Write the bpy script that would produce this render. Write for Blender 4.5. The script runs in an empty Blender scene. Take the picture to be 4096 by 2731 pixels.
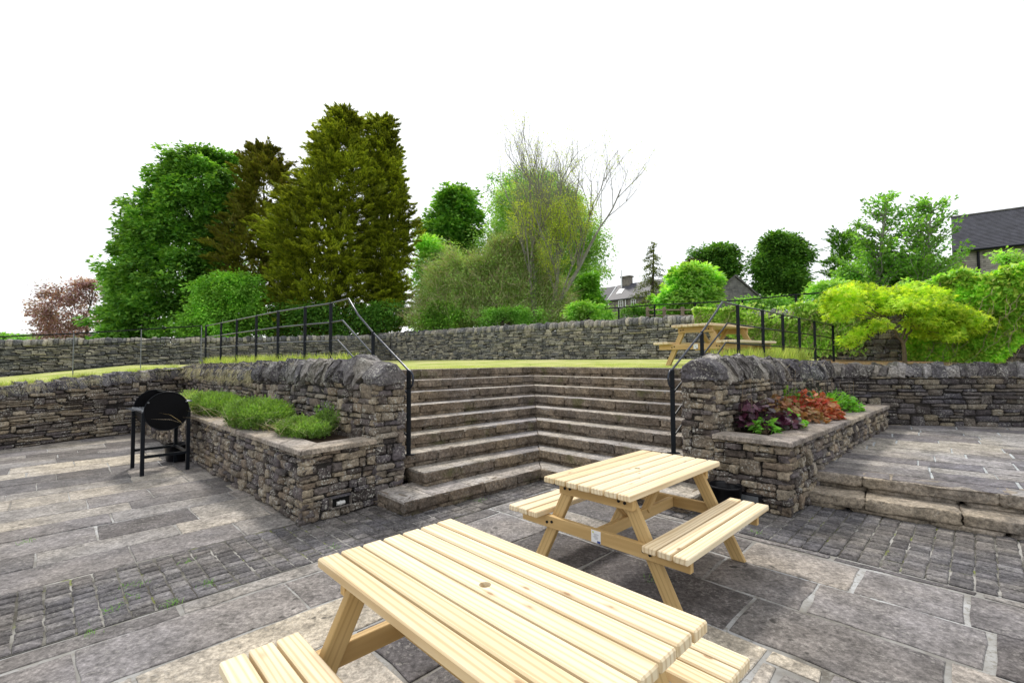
import bpy, math, random
import numpy as np
from mathutils import Vector, Matrix
R_ = math.radians
rng = np.random.default_rng(7)
random.seed(7)
scene = bpy.context.scene
col = scene.collection

# ---------------------------------------------------------------- camera
PITCH, ROLL, CAMZ = .0377, -.0059, 1.673
FPX = 1868.6 / 4096                       # focal length / image width
cam = bpy.data.cameras.new('camera'); camo = bpy.data.objects.new('camera', cam); col.objects.link(camo)
scene.camera = camo
cam.sensor_width = 36; cam.lens = 36 * FPX; cam.clip_end = 5000; cam.clip_start = .05
_cx = np.array([1, 0, 0.]); _F = np.array([0, math.cos(PITCH), math.sin(PITCH)]); _up = np.array([0, -math.sin(PITCH), math.cos(PITCH)])
_R = _cx * math.cos(ROLL) + _up * math.sin(ROLL); _U = -_cx * math.sin(ROLL) + _up * math.cos(ROLL)
camo.matrix_world = Matrix(((_R[0], _U[0], -_F[0], 0), (_R[1], _U[1], -_F[1], 0), (_R[2], _U[2], -_F[2], CAMZ), (0, 0, 0, 1)))
# ---------------------------------------------------------------- world, sun, exposure
SUN_AZ = R_(-20)      # from +Y towards +X
SUN_EL = R_(52)
world = bpy.data.worlds.new('World'); scene.world = world; world.use_nodes = True
wn = world.node_tree; bgn = wn.nodes['Background']
sky = wn.nodes.new('ShaderNodeTexSky'); sky.sky_type = 'NISHITA'; sky.sun_disc = False
sky.sun_elevation = SUN_EL; sky.sun_rotation = SUN_AZ
mx = wn.nodes.new('ShaderNodeMix'); mx.data_type = 'RGBA'; mx.inputs[0].default_value = .86
mx.inputs[7].default_value = (9.4, 9.5, 9.6, 1)          # bright cloud cover
wn.links.new(sky.outputs[0], mx.inputs[6]); wn.links.new(mx.outputs[2], bgn.inputs[0]); bgn.inputs[1].default_value = .115
sun = bpy.data.lights.new('sun', 'SUN'); suno = bpy.data.objects.new('sun', sun); col.objects.link(suno)
sun.energy = 2.5; sun.angle = R_(8); sun.color = (1, .95, .87)
_sd = Vector((math.sin(SUN_AZ) * math.cos(SUN_EL), math.cos(SUN_AZ) * math.cos(SUN_EL), math.sin(SUN_EL)))
suno.rotation_euler = _sd.to_track_quat('Z', 'Y').to_euler()
scene.view_settings.view_transform = 'Standard'; scene.view_settings.look = 'None'
scene.view_settings.exposure = .35; scene.view_settings.gamma = 1

# ---------------------------------------------------------------- layout helper: photo pixel (2352 wide) -> point
_f = FPX * 2352
def _ray(u, v): return _F + _R * (u - 1176) / _f - _U * (v - 784.1) / _f
def atY(u, v, Y):
    d = _ray(u, v); return d * Y / d[1] + np.array([0, 0, CAMZ])
def atZ(u, v, z):
    d = _ray(u, v); return d * (z - CAMZ) / d[2] + np.array([0, 0, CAMZ])

# ---------------------------------------------------------------- tagging
def tag(o, label=None, cat=None, group=None, kind=None):
    if label: o['label'] = label
    if cat: o['category'] = cat
    if group: o['group'] = group
    if kind: o['kind'] = kind
    return o
def empty(name, loc=(0, 0, 0), rz=0., **k):
    o = bpy.data.objects.new(name, None); col.objects.link(o); o.location = loc; o.rotation_euler = (0, 0, rz)
    o.empty_display_size = .1
    return tag(o, **k)

# ---------------------------------------------------------------- mesh building
class MB:
    """collects polygons as numpy arrays, one mesh at the end"""
    def __init__(s): s.v = []; s.f = []; s.n = 0; s.c = []; s.m = []
    def add(s, V, F, mi=0):
        V = np.asarray(V, float); s.v.append(V)
        for f in F: s.f.append(np.asarray(f) + s.n)
        s.m += [mi] * len(F); s.n += len(V)
    def inst(s, PV, PF, X):
        """PV proto verts (V,3) ignored if X given as (N,V,3) world verts; PF list of faces"""
        N, V = X.shape[:2]; s.v.append(X.reshape(-1, 3))
        s.c.append((PF, N, V, s.n)); s.n += N * V
    def build(s, name, mat, parent=None, smooth=False, origin=None):
        V = np.concatenate(s.v)
        if origin is not None: V = V - np.array(origin)
        loops = []; tot = []; mi = []
        if s.f:
            loops.append(np.concatenate(s.f)); tot.append(np.array([len(f) for f in s.f])); mi.append(np.array(s.m))
        for PF, N, nv, off in s.c:
            fl = np.concatenate([np.asarray(f) for f in PF]); ft = np.array([len(f) for f in PF])
            loops.append((fl[None, :] + (off + np.arange(N) * nv)[:, None]).ravel()); tot.append(np.tile(ft, N)); mi.append(np.zeros(N * len(PF), int))
        L = np.concatenate(loops).astype(np.int32); T = np.concatenate(tot).astype(np.int32); M = np.concatenate(mi).astype(np.int32)
        me = bpy.data.meshes.new(name)
        me.vertices.add(len(V)); me.vertices.foreach_set('co', V.astype(np.float32).ravel())
        me.loops.add(len(L)); me.loops.foreach_set('vertex_index', L)
        me.polygons.add(len(T)); st = np.zeros(len(T), np.int32); st[1:] = np.cumsum(T)[:-1]
        me.polygons.foreach_set('loop_start', st); me.polygons.foreach_set('loop_total', T)
        me.polygons.foreach_set('material_index', M)
        me.polygons.foreach_set('use_smooth', np.full(len(T), smooth))
        for mm in (mat if isinstance(mat, (list, tuple)) else [mat]): me.materials.append(mm)
        me.update(calc_edges=True); me.validate()
        o = bpy.data.objects.new(name, me); col.objects.link(o)
        if origin is not None: o.location = origin
        if parent is not None: o.parent = parent
        return o

def boxproto(n=3, r=.3):
    """rounded box surface grid, n cells across the flat part"""
    t = np.concatenate([[-1], np.linspace(-(1 - r), 1 - r, n + 1), [1]]); m = len(t)
    idx = {}; V = []; Fc = []
    def vid(i, j, k):
        if (i, j, k) not in idx: idx[(i, j, k)] = len(V); V.append((t[i], t[j], t[k]))
        return idx[(i, j, k)]
    for a in range(3):
        for s_ in (0, m - 1):
            for i in range(m - 1):
                for j in range(m - 1):
                    q = []
                    for (u, w) in ((i, j), (i + 1, j), (i + 1, j + 1), (i, j + 1)):
                        c = [0, 0, 0]; c[a] = s_; c[(a + 1) % 3] = u; c[(a + 2) % 3] = w; q.append(vid(*c))
                    Fc.append(q if s_ else q[::-1])
    V = np.array(V); c = np.clip(V, -(1 - r), 1 - r); d = V - c
    V = c + r * d / np.maximum(np.linalg.norm(d, axis=1, keepdims=True), 1e-9)
    return V, Fc
P2 = boxproto(1, .28); P3 = boxproto(2, .34); P5 = boxproto(4, .27); PC = boxproto(3, .12)
CW = {}
def stones(mb, proto, C, H, A, jit=.12, fine=.0, taper=None):
    """C (N,3) centres, H (N,3) half sizes, A (N,3,3) rows = local axes"""
    PV, PF = proto; C = np.asarray(C, float); H = np.asarray(H, float); A = np.asarray(A, float)
    N = len(C); P = np.repeat(PV[None], N, 0)
    if taper is not None:          # top narrower in y
        k = 1 - taper * np.clip((P[..., 2] + .3) / 1.3, 0, 1) ** 1.6; P[..., 1] *= k
    W = np.stack([(1 + sx * PV[:, 0]) * (1 + sy * PV[:, 1]) * (1 + sz * PV[:, 2]) / 8 for sx in (-1, 1) for sy in (-1, 1) for sz in (-1, 1)], 1)
    J = rng.uniform(-jit, jit, (N, 8, 3))
    P = P + np.einsum('vc,nck->nvk', W, J)
    P = P * H[:, None, :]
    if fine: P += rng.normal(0, fine, P.shape)
    X = np.einsum('nvk,nkj->nvj', P, A) + C[:, None, :]
    mb.inst(None, PF, X)

def cbox(h, b):
    """chamfered box centred at 0: half sizes h, chamfer b"""
    h = np.array(h, float); V = []; I = {}
    for ax in range(3):
        for sx in (-1, 1):
            for sy in (-1, 1):
                for sz in (-1, 1):
                    s_ = np.array([sx, sy, sz]); e = np.full(3, b); e[ax] = 0
                    I[(ax, sx, sy, sz)] = len(V); V.append(s_ * (h - e))
    Fc = []
    for ax in range(3):
        a1, a2 = (ax + 1) % 3, (ax + 2) % 3
        for s_ in (-1, 1):
            q = []
            for (u, w) in ((-1, -1), (1, -1), (1, 1), (-1, 1)):
                k = [0, 0, 0]; k[ax] = s_; k[a1] = u; k[a2] = w; q.append(I[(ax, *k)])
            Fc.append(q if s_ > 0 else q[::-1])
        for u in (-1, 1):
            for w in (-1, 1):       # edge parallel to ax
                ka = [0, 0, 0]; ka[a1] = u; ka[a2] = w
                p = []
                for sgn, axx in ((-1, a1), (1, a1), (1, a2), (-1, a2)):
                    k = list(ka); k[ax] = sgn; p.append(I[(axx, *k)])
                Fc.append(p if u * w < 0 else p[::-1])
    for sx in (-1, 1):
        for sy in (-1, 1):
            for sz in (-1, 1):
                t = [I[(0, sx, sy, sz)], I[(1, sx, sy, sz)], I[(2, sx, sy, sz)]]
                Fc.append(t if sx * sy * sz > 0 else t[::-1])
    return np.array(V), Fc
def add_box(mb, c, h, b=.002, rz=0., mi=0):
    V, Fc = cbox(h, min(b, min(h) * .9)); cs, sn = math.cos(rz), math.sin(rz)
    V = V @ np.array([[cs, sn, 0], [-sn, cs, 0], [0, 0, 1]]); mb.add(V + np.array(c), Fc, mi)
def add_tube(mb, pts, rad, n=8, cap=True):
    pts = np.asarray(pts, float); K = len(pts); rad = np.broadcast_to(np.asarray(rad, float), (K,))
    T = np.gradient(pts, axis=0); T /= np.maximum(np.linalg.norm(T, axis=1, keepdims=True), 1e-9)
    ref = np.array([0, 0, 1.]) if abs(T[0][2]) < .9 else np.array([1., 0, 0])
    a = np.linspace(0, 2 * np.pi, n, endpoint=False); V = []
    x = np.cross(ref, T[0]); x /= np.linalg.norm(x)
    for k in range(K):
        x = x - T[k] * (x @ T[k]); x /= max(np.linalg.norm(x), 1e-9); y = np.cross(T[k], x)
        V.append(pts[k] + rad[k] * (np.cos(a)[:, None] * x + np.sin(a)[:, None] * y))
    V = np.concatenate(V); Fc = []
    for k in range(K - 1):
        for i in range(n):
            j = (i + 1) % n; Fc.append([k * n + i, k * n + j, (k + 1) * n + j, (k + 1) * n + i])
    if cap: Fc.append(list(range(n))[::-1]); Fc.append([(K - 1) * n + i for i in range(n)])
    mb.add(V, Fc)
def add_lathe(mb, prof, c=(0, 0, 0), n=32):
    prof = np.array(prof, float); a = np.linspace(0, 2 * np.pi, n, endpoint=False)
    V = np.concatenate([np.stack([r * np.cos(a), r * np.sin(a), np.full(n, z)], 1) for r, z in prof]) + np.array(c); Fc = []
    for k in range(len(prof) - 1):
        for i in range(n):
            j = (i + 1) % n; Fc.append([k * n + i, k * n + j, (k + 1) * n + j, (k + 1) * n + i])
    mb.add(V, Fc)
def prism(mb, poly, z0, z1, mi=0):
    """poly (N,2) ccw; z0,z1 scalars or per-vertex"""
    poly = np.asarray(poly, float); n = len(poly); z0 = np.broadcast_to(z0, (n,)); z1 = np.broadcast_to(z1, (n,))
    V = np.concatenate([np.column_stack([poly, z0]), np.column_stack([poly, z1])])
    Fc = [list(range(n))[::-1], list(range(n, 2 * n))] + [[i, (i + 1) % n, n + (i + 1) % n, n + i] for i in range(n)]
    mb.add(V, Fc, mi)

# ---------------------------------------------------------------- materials
def mat(name):
    m = bpy.data.materials.new(name); m.use_nodes = True; nt = m.node_tree
    return m, nt, nt.nodes['Principled BSDF']
def nd(nt, typ, **k):
    n = nt.nodes.new('ShaderNode' + typ)
    for a, b in k.items():
        if a.startswith('i_'):
            key = a[2:]; key = int(key) if key.isdigit() else key
            n.inputs[key].default_value = b
        else: setattr(n, a, b)
    return n
def lk(nt, a, b): nt.links.new(a, b)
def ramp(nt, src, stops, interp='LINEAR'):
    r = nt.nodes.new('ShaderNodeValToRGB'); r.color_ramp.interpolation = interp
    e = r.color_ramp.elements
    while len(e) < len(stops): e.new(.5)
    for i, (p, c) in enumerate(stops):
        e[i].position = p; e[i].color = (c, c, c, 1) if isinstance(c, (int, float)) else (*c, 1)
    lk(nt, src, r.inputs[0]); return r.outputs[0]
def mixc(nt, f, a, b, mode='MIX'):
    m = nt.nodes.new('ShaderNodeMix'); m.data_type = 'RGBA'; m.blend_type = mode
    for i, s in ((0, f), (6, a), (7, b)):
        if isinstance(s, (int, float)): m.inputs[i].default_value = s
        elif isinstance(s, tuple): m.inputs[i].default_value = (*s, 1)
        else: lk(nt, s, m.inputs[i])
    return m.outputs[2]
def noise(nt, sc, det=4, rough=.6, vec=None, dist=0.):
    n = nd(nt, 'TexNoise'); n.inputs['Scale'].default_value = sc; n.inputs['Detail'].default_value = det
    n.inputs['Roughness'].default_value = rough; n.inputs['Distortion'].default_value = dist
    if vec is not None: lk(nt, vec, n.inputs['Vector'])
    return n.outputs[0]
def bump(nt, p, h, st, dist, prev=None):
    b = nd(nt, 'Bump'); b.inputs['Strength'].default_value = st; b.inputs['Distance'].default_value = dist
    lk(nt, h, b.inputs['Height'])
    if prev is not None: lk(nt, prev, b.inputs['Normal'])
    if p is not None: lk(nt, b.outputs[0], p.inputs['Normal'])
    return b.outputs[0]
def stone_mat(name, cols, lichen=.5, bs=.5, scale=1., lich_col=(.5, .49, .44), moss=0., spread=.5, spots=0.):
    m, nt, p = mat(name); g = nd(nt, 'NewGeometry'); tc = nd(nt, 'TexCoord'); v = tc.outputs['Object']
    n = len(cols)
    base = ramp(nt, g.outputs['Random Per Island'], [(i / n, c) for i, c in enumerate(cols)], 'CONSTANT' if n > 3 else 'LINEAR')
    big = noise(nt, 5 * scale, 6, .7, v); f2 = ramp(nt, big, [(.3, .5), (.7, 1.5)])
    c = mixc(nt, 1., base, f2, 'MULTIPLY')
    fine = noise(nt, 30 * scale, 6, .8, v); f3 = ramp(nt, fine, [(.34, .42), (.5, .95), (.68, 1.75)])
    c = mixc(nt, 1., c, f3, 'MULTIPLY')
    # large-scale weathering (warm / cold patches)
    w = noise(nt, .9 * scale, 3, .5, v); c = mixc(nt, spread, c, mixc(nt, ramp(nt, w, [(.4, 0.), (.6, 1.)]), (.46, .45, .49), (.58, .52, .44)), 'OVERLAY')
    if lichen:
        l1 = ramp(nt, noise(nt, 42 * scale, 4, .65, v), [(.55, 0.), (.6, 1.)]); l2 = ramp(nt, noise(nt, 4.5 * scale, 3, .6, v), [(.44, 0.), (.56, 1.)])
        mm = nd(nt, 'Math', operation='MULTIPLY'); lk(nt, l1, mm.inputs[0]); lk(nt, l2, mm.inputs[1])
        m2 = nd(nt, 'Math', operation='MULTIPLY', i_1=lichen); lk(nt, mm.outputs[0], m2.inputs[0])
        c = mixc(nt, m2.outputs[0], c, lich_col)
    if spots:
        mp = nd(nt, 'Mapping'); mp.inputs['Scale'].default_value = (9, 9, 9); lk(nt, v, mp.inputs[0]); nv = nd(nt, 'TexNoise', i_Scale=9.); nv.inputs['Detail'].default_value = 3
        va = nd(nt, 'VectorMath', operation='MULTIPLY_ADD'); lk(nt, v, nv.inputs[0]); lk(nt, nv.outputs['Color'], va.inputs[0]); va.inputs[1].default_value = (1.2, 1.2, 1.2); lk(nt, mp.outputs[0], va.inputs[2])
        vo = nd(nt, 'TexVoronoi', i_Scale=1.); lk(nt, va.outputs[0], vo.inputs[0]); d1 = ramp(nt, vo.outputs['Distance'], [(.16, 1.), (.26, 0.)])
        l2 = ramp(nt, noise(nt, .8, 3, .6, v), [(.5, 0.), (.6, 1.)]); vr = ramp(nt, vo.outputs['Color'], [(.55, 0.), (.6, 1.)])
        a1 = nd(nt, 'Math', operation='MULTIPLY'); lk(nt, d1, a1.inputs[0]); lk(nt, l2, a1.inputs[1]); a2 = nd(nt, 'Math', operation='MULTIPLY'); lk(nt, a1.outputs[0], a2.inputs[0]); lk(nt, vr, a2.inputs[1])
        a3 = nd(nt, 'Math', operation='MULTIPLY', i_1=spots); lk(nt, a2.outputs[0], a3.inputs[0]); c = mixc(nt, a3.outputs[0], c, (.03, .028, .025))
    if moss:
        l1 = ramp(nt, noise(nt, 2.2 * scale, 5, .65, v), [(.58, 0.), (.68, 1.)]); m2 = nd(nt, 'Math', operation='MULTIPLY', i_1=moss); lk(nt, l1, m2.inputs[0])
        c = mixc(nt, m2.outputs[0], c, (.09, .10, .025))
    lk(nt, c, p.inputs['Base Color']); p.inputs['Roughness'].default_value = .85
    p.inputs['Specular IOR Level'].default_value = .25
    b1 = bump(nt, None, big, bs, .03 / scale); bump(nt, p, fine, bs, .012 / scale, b1)
    return m
WALL = [(.08, .068, .062), (.19, .155, .12), (.11, .097, .1), (.235, .2, .15), (.13, .115, .11), (.18, .155, .125), (.29, .255, .2)]
M_wall = stone_mat('drystone', WALL, 1., 1.)
M_wall_far = stone_mat('drystone_far', [(.08, .082, .088), (.17, .165, .155), (.11, .112, .118), (.24, .23, .205), (.13, .132, .135), (.2, .19, .17), (.3, .28, .24)], .7, .9, .7, spread=.35)
M_wall_dark = stone_mat('drystone_dark', [(.06, .053, .055), (.12, .105, .09), (.075, .07, .078), (.17, .15, .115), (.1, .09, .085)], .45, .8)
M_coping = stone_mat('coping_stone', [(.09, .085, .095), (.17, .165, .17), (.12, .115, .12), (.25, .24, .23), (.14, .135, .14)], .9, 1., .9, moss=.06)
M_core = stone_mat('rubble_gap_shadow', [(.02, .018, .017), (.03, .027, .025)], 0, .6)  # packed rubble, near black: the shadow in the gaps is put into its colour
M_ledge = stone_mat('ledge_stone', [(.2, .175, .155), (.24, .21, .18), (.27, .24, .205)], .35, .5, 1.2)
M_riser = stone_mat('rock_faced_step', [(.16, .13, .1), (.2, .165, .125), (.14, .115, .09), (.23, .19, .145)], .3, 1.2, 1., lich_col=(.4, .4, .38), moss=.5)
M_tread = stone_mat('step_tread', [(.27, .255, .235), (.31, .29, .265), (.24, .225, .215), (.33, .31, .28)], .3, .35, 1.1)
M_flag = stone_mat('flagstone', [(.16, .15, .148), (.27, .25, .22), (.095, .088, .088), (.34, .31, .26), (.18, .17, .168), (.24, .22, .2), (.11, .104, .104), (.31, .285, .25), (.13, .122, .12), (.21, .2, .19)], .3, .35, .9, lich_col=(.42, .4, .37), spots=.85, spread=.35)
M_flag_far = stone_mat('flagstone_raised', [(.15, .145, .15), (.24, .23, .225), (.13, .125, .135), (.26, .25, .235)], .2, .3, .9)
M_sett = stone_mat('granite_sett', [(.075, .072, .075), (.115, .11, .112), (.145, .14, .14), (.09, .087, .09)], .2, .6, 1.4)
def simple(name, c, rough=.8, var=.25, sc=8., bs=.3, bd=.01, metal=0., spec=.3):
    m, nt, p = mat(name); tc = nd(nt, 'TexCoord'); n1 = noise(nt, sc, 5, .65, tc.outputs['Object'])
    f = ramp(nt, n1, [(.3, 1 - var), (.7, 1 + var)]); lk(nt, mixc(nt, 1., tuple(c), f, 'MULTIPLY'), p.inputs['Base Color'])
    p.inputs['Roughness'].default_value = rough; p.inputs['Metallic'].default_value = metal; p.inputs['Specular IOR Level'].default_value = spec
    if bs: bump(nt, p, noise(nt, sc * 6, 4, .7, tc.outputs['Object']), bs, bd)
    return m
def mortar():
    m, nt, p = mat('mortar'); v = nd(nt, 'TexCoord').outputs['Object']
    c = ramp(nt, noise(nt, 1.3, 5, .6, v), [(.36, (.1, .09, .075)), (.5, (.26, .255, .245)), (.64, (.4, .405, .41))])
    c = mixc(nt, ramp(nt, noise(nt, 30, 4, .7, v), [(.5, 0.), (.62, 1.)]), c, (.2, .19, .17))
    c = mixc(nt, ramp(nt, noise(nt, 2.1, 4, .6, v), [(.66, 0.), (.7, .7)]), c, (.07, .085, .02))
    lk(nt, c, p.inputs['Base Color']); p.inputs['Roughness'].default_value = .9
    bump(nt, p, noise(nt, 25, 5, .7, v), .6, .01); return m
M_mortar = mortar()
def sett_joint():
    m, nt, p = mat('sett_joint'); v = nd(nt, 'TexCoord').outputs['Object']
    c = ramp(nt, noise(nt, 1.6, 5, .6, v), [(.38, (.045, .04, .03)), (.5, (.1, .095, .08)), (.6, (.3, .29, .27))])
    c = mixc(nt, ramp(nt, noise(nt, 3.1, 4, .6, v), [(.58, 0.), (.63, .9)]), c, (.12, .14, .02))
    lk(nt, c, p.inputs['Base Color']); p.inputs['Roughness'].default_value = .95
    bump(nt, p, noise(nt, 60, 5, .7, v), .6, .006); return m
M_joint = sett_joint()
def wood_mat(name, c0, c1, c2):
    m, nt, p = mat(name); tc = nd(nt, 'TexCoord'); g = nd(nt, 'NewGeometry')
    r = g.outputs['Random Per Island']
    cmb = nd(nt, 'CombineXYZ'); m1 = nd(nt, 'Math', operation='MULTIPLY', i_1=17.); lk(nt, r, m1.inputs[0]); lk(nt, m1.outputs[0], cmb.inputs[1]); lk(nt, m1.outputs[0], cmb.inputs[0])
    add = nd(nt, 'VectorMath', operation='ADD'); lk(nt, tc.outputs['Object'], add.inputs[0]); lk(nt, cmb.outputs[0], add.inputs[1])
    mp = nd(nt, 'Mapping'); mp.inputs['Scale'].default_value = (1.1, 14, 14); lk(nt, add.outputs[0], mp.inputs[0])
    n1 = noise(nt, 1.6, 3, .55, mp.outputs[0], .6); w = nd(nt, 'TexWave', wave_type='BANDS', bands_direction='Y')
    w.inputs['Scale'].default_value = .8; w.inputs['Distortion'].default_value = 9.; w.inputs['Detail'].default_value = 2.; w.inputs['Detail Scale'].default_value = .6
    lk(nt, mp.outputs[0], w.inputs[0])
    c = mixc(nt, ramp(nt, n1, [(.3, 0.), (.7, 1.)]), c0, c1); c = mixc(nt, ramp(nt, w.outputs[0], [(.5, 0.), (1., .55)]), c, c2)
    # per board tint
    tint = ramp(nt, r, [(0., (.9, .86, .77)), (.3, (1.04, 1.03, 1.02)), (.6, (1.03, .96, .87)), (.8, (1.05, 1.04, 1.02)), (1., (.86, .78, .66))]); c = mixc(nt, 1., c, tint, 'MULTIPLY')
    # knots
    mk = nd(nt, 'Mapping'); mk.inputs['Scale'].default_value = (3.2, 8, 8); lk(nt, add.outputs[0], mk.inputs[0])
    vo = nd(nt, 'TexVoronoi'); vo.inputs['Scale'].default_value = 1.; lk(nt, mk.outputs[0], vo.inputs[0])
    k = ramp(nt, vo.outputs['Distance'], [(.05, .85), (.07, .35), (.15, 0.)]); c = mixc(nt, k, c, (.3, .17, .08))
    lk(nt, c, p.inputs['Base Color']); p.inputs['Roughness'].default_value = .62; p.inputs['Specular IOR Level'].default_value = .3
    bump(nt, p, n1, .25, .004); return m
M_wood = wood_mat('new_pine', (.76, .68, .51), (.68, .57, .38), (.44, .3, .15))
M_wood2 = wood_mat('tan_pine', (.6, .44, .22), (.5, .36, .165), (.36, .24, .095))  # deeper tan than the boards, for legs, bearers, stretcher and braces
M_black = simple('black_paint', (.006, .008, .012), .4, .2, 20, .1, .002, 0., .18)
M_rail = simple('worn_handrail', (.035, .04, .055), .28, .5, 25, .3, .002, .6, .6)
M_steel = simple('bright_steel', (.2, .21, .23), .35, .3, 30, .1, .002, .8)
M_drum = simple('sooty_drum', (.003, .003, .004), .5, .4, 6, .25, .004, 0., .1)
M_plastic = simple('black_plastic', (.006, .006, .008), .3, .1, 5, .1, .002, 0., .25)
M_soil = simple('soil', (.07, .045, .03), .95, .4, 12, 1., .03)
M_roof = simple('roof_slate', (.055, .055, .07), .6, .35, 3, .3, .02)
M_roofr = simple('barn_roof_slabs', (.12, .115, .11), .8, .4, 3, .5, .04)
M_white = simple('white_paint', (.75, .76, .78), .5, .05, 5, 0)
M_glass = simple('window_glass', (.05, .06, .07), .1, .2, 3, 0, 0, 0, .8)
M_pipe = simple('pale_pipe', (.6, .6, .58), .5, .1, 9, 0)
M_bark = simple('bark', (.1, .085, .065), .9, .4, 6, .8, .02)
M_bark_pale = simple('pale_bark', (.26, .25, .22), .85, .35, 5, .5, .01)
M_bark_red = simple('maple_bark', (.13, .1, .06), .8, .3, 14, .4, .005)
M_twig = simple('dry_twig', (.33, .25, .17), .9, .3, 3, 0)
M_timber = simple('old_timber', (.22, .17, .13), .9, .3, 5, .4, .01)
M_blue = simple('blue_print', (.03, .07, .28), .5, .1, 5, 0)
M_green_print = simple('yellow_print', (.6, .6, .15), .5, .1, 5, 0)
M_lens = simple('lamp_lens', (.13, .14, .15), .25, .2, 30, .2, .002)
M_pot = simple('chimney_pot', (.35, .25, .2), .8, .2, 5, 0)
def grass_mat(name, a, b, c):
    m, nt, p = mat(name); v = nd(nt, 'TexCoord').outputs['Object']
    cc = ramp(nt, noise(nt, .9, 5, .6, v), [(.35, a), (.5, b), (.65, c)])
    cc = mixc(nt, 1., cc, ramp(nt, noise(nt, 45, 4, .7, v), [(.3, .6), (.7, 1.35)]), 'MULTIPLY')
    lk(nt, cc, p.inputs['Base Color']); p.inputs['Roughness'].default_value = .9; p.inputs['Specular IOR Level'].default_value = .1
    bump(nt, p, noise(nt, 70, 4, .7, v), .8, .02); return m
M_lawn = grass_mat('mown_lawn', (.26, .33, .06), (.4, .43, .14), (.5, .47, .23))
M_field = grass_mat('field', (.07, .11, .03), (.1, .15, .04), (.13, .17, .05))
M_hill = simple('far_hill', (.03, .045, .07), .95, .3, .02, 0)
M_hillg = simple('green_hill', (.08, .16, .03), .95, .4, .05, 0)
def leaf_mat(name, cols, trans=.35, clump=.35, cscale=.6, rough=.55, spec=.25, gain=2.4):
    cols = [tuple(min(c_ * gain, .75) for c_ in q) for q in cols]
    m, nt, p = mat(name); g = nd(nt, 'NewGeometry'); v = nd(nt, 'TexCoord').outputs['Object']
    n = len(cols); c = ramp(nt, g.outputs['Random Per Island'], [(i / (n - 1), q) for i, q in enumerate(cols)])
    f = ramp(nt, noise(nt, cscale, 3, .6, v), [(.35, 1 - clump), (.65, 1 + clump)]); c = mixc(nt, 1., c, f, 'MULTIPLY')
    lk(nt, c, p.inputs['Base Color']); p.inputs['Roughness'].default_value = rough; p.inputs['Specular IOR Level'].default_value = spec
    tr = nd(nt, 'BsdfTranslucent'); c2 = mixc(nt, 1., c, (1.3, 1.25, .5), 'MULTIPLY'); lk(nt, c2, tr.inputs[0])
    ms = nd(nt, 'MixShader', i_0=trans); lk(nt, p.outputs[0], ms.inputs[1]); lk(nt, tr.outputs[0], ms.inputs[2])
    lk(nt, ms.outputs[0], nt.nodes['Material Output'].inputs[0]); return m

# ---------------------------------------------------------------- geometry of the place
S2 = math.sqrt(.5)
E1 = np.array([S2, S2]); E2 = np.array([-S2, S2])
def ab(a, b): return E1 * a + E2 * b

# ---- clipping
def clip_poly(poly, clips):
    """clips: list of (nx,ny,d) keeping n.p<=d"""
    P = [np.array(p) for p in poly]
    for nx, ny, d in clips:
        Q = []; n = len(P)
        for i in range(n):
            a, b = P[i], P[(i + 1) % n]; da = nx * a[0] + ny * a[1] - d; db = nx * b[0] + ny * b[1] - d
            if da <= 0: Q.append(a)
            if (da <= 0) != (db <= 0): Q.append(a + (b - a) * da / (da - db))
        P = Q
        if len(P) < 3: return None
    return P
def slab(mb, poly, ztop, th, gap, bev, drop, jit=.004, seg=.16, zj=0., zf=None):
    poly = np.array(poly); n = len(poly)
    A = .5 * np.sum(poly[:, 0] * np.roll(poly[:, 1], -1) - np.roll(poly[:, 0], -1) * poly[:, 1])
    if A < 0: poly = poly[::-1]; A = -A
    if A < .003: return
    # inset by offsetting every edge
    def inset(P, g):
        n = len(P); out = []
        for i in range(n):
            p0, p1, p2 = P[i - 1], P[i], P[(i + 1) % n]; d1 = p1 - p0; d2 = p2 - p1
            l1, l2 = np.linalg.norm(d1), np.linalg.norm(d2)
            if l1 < 1e-4 or l2 < 1e-4: out.append(p1); continue
            n1 = np.array([-d1[1], d1[0]]) / l1; n2 = np.array([-d2[1], d2[0]]) / l2
            k = n1 + n2; q = k / max(k @ k, .35) * 2 * g; out.append(p1 + q)
        return np.array(out)
    P = inset(poly, gap); pts = []
    for i in range(len(P)):
        a, b = P[i], P[(i + 1) % len(P)]; L = np.linalg.norm(b - a); k = max(1, int(L / seg))
        for j in range(k): pts.append(a + (b - a) * j / k + (rng.uniform(-jit, jit, 2)))
    P = np.array(pts); I = P + (P.mean(0) - P) * 0; I = inset(P, bev) if len(P) > 2 else P
    zt = ztop + rng.uniform(-zj, zj); tx, ty = rng.uniform(-1, 1, 2) * zj * .8
    c = P.mean(0); n = len(P)
    def zz(Q): 
        base = zt + (Q[:, 0] - c[0]) * tx + (Q[:, 1] - c[1]) * ty
        return base + (0 if zf is None else zf(Q))
    V = np.concatenate([np.column_stack([I, zz(I)]), np.column_stack([P, zz(P) - drop]), np.column_stack([P, zz(P) - th])])
    Fc = [list(range(n))] + [[n + i, n + (i + 1) % n, (i + 1) % n, i] for i in range(n)] + [[2 * n + i, 2 * n + (i + 1) % n, n + (i + 1) % n, n + i] for i in range(n)]
    mb.add(V, Fc)
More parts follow.
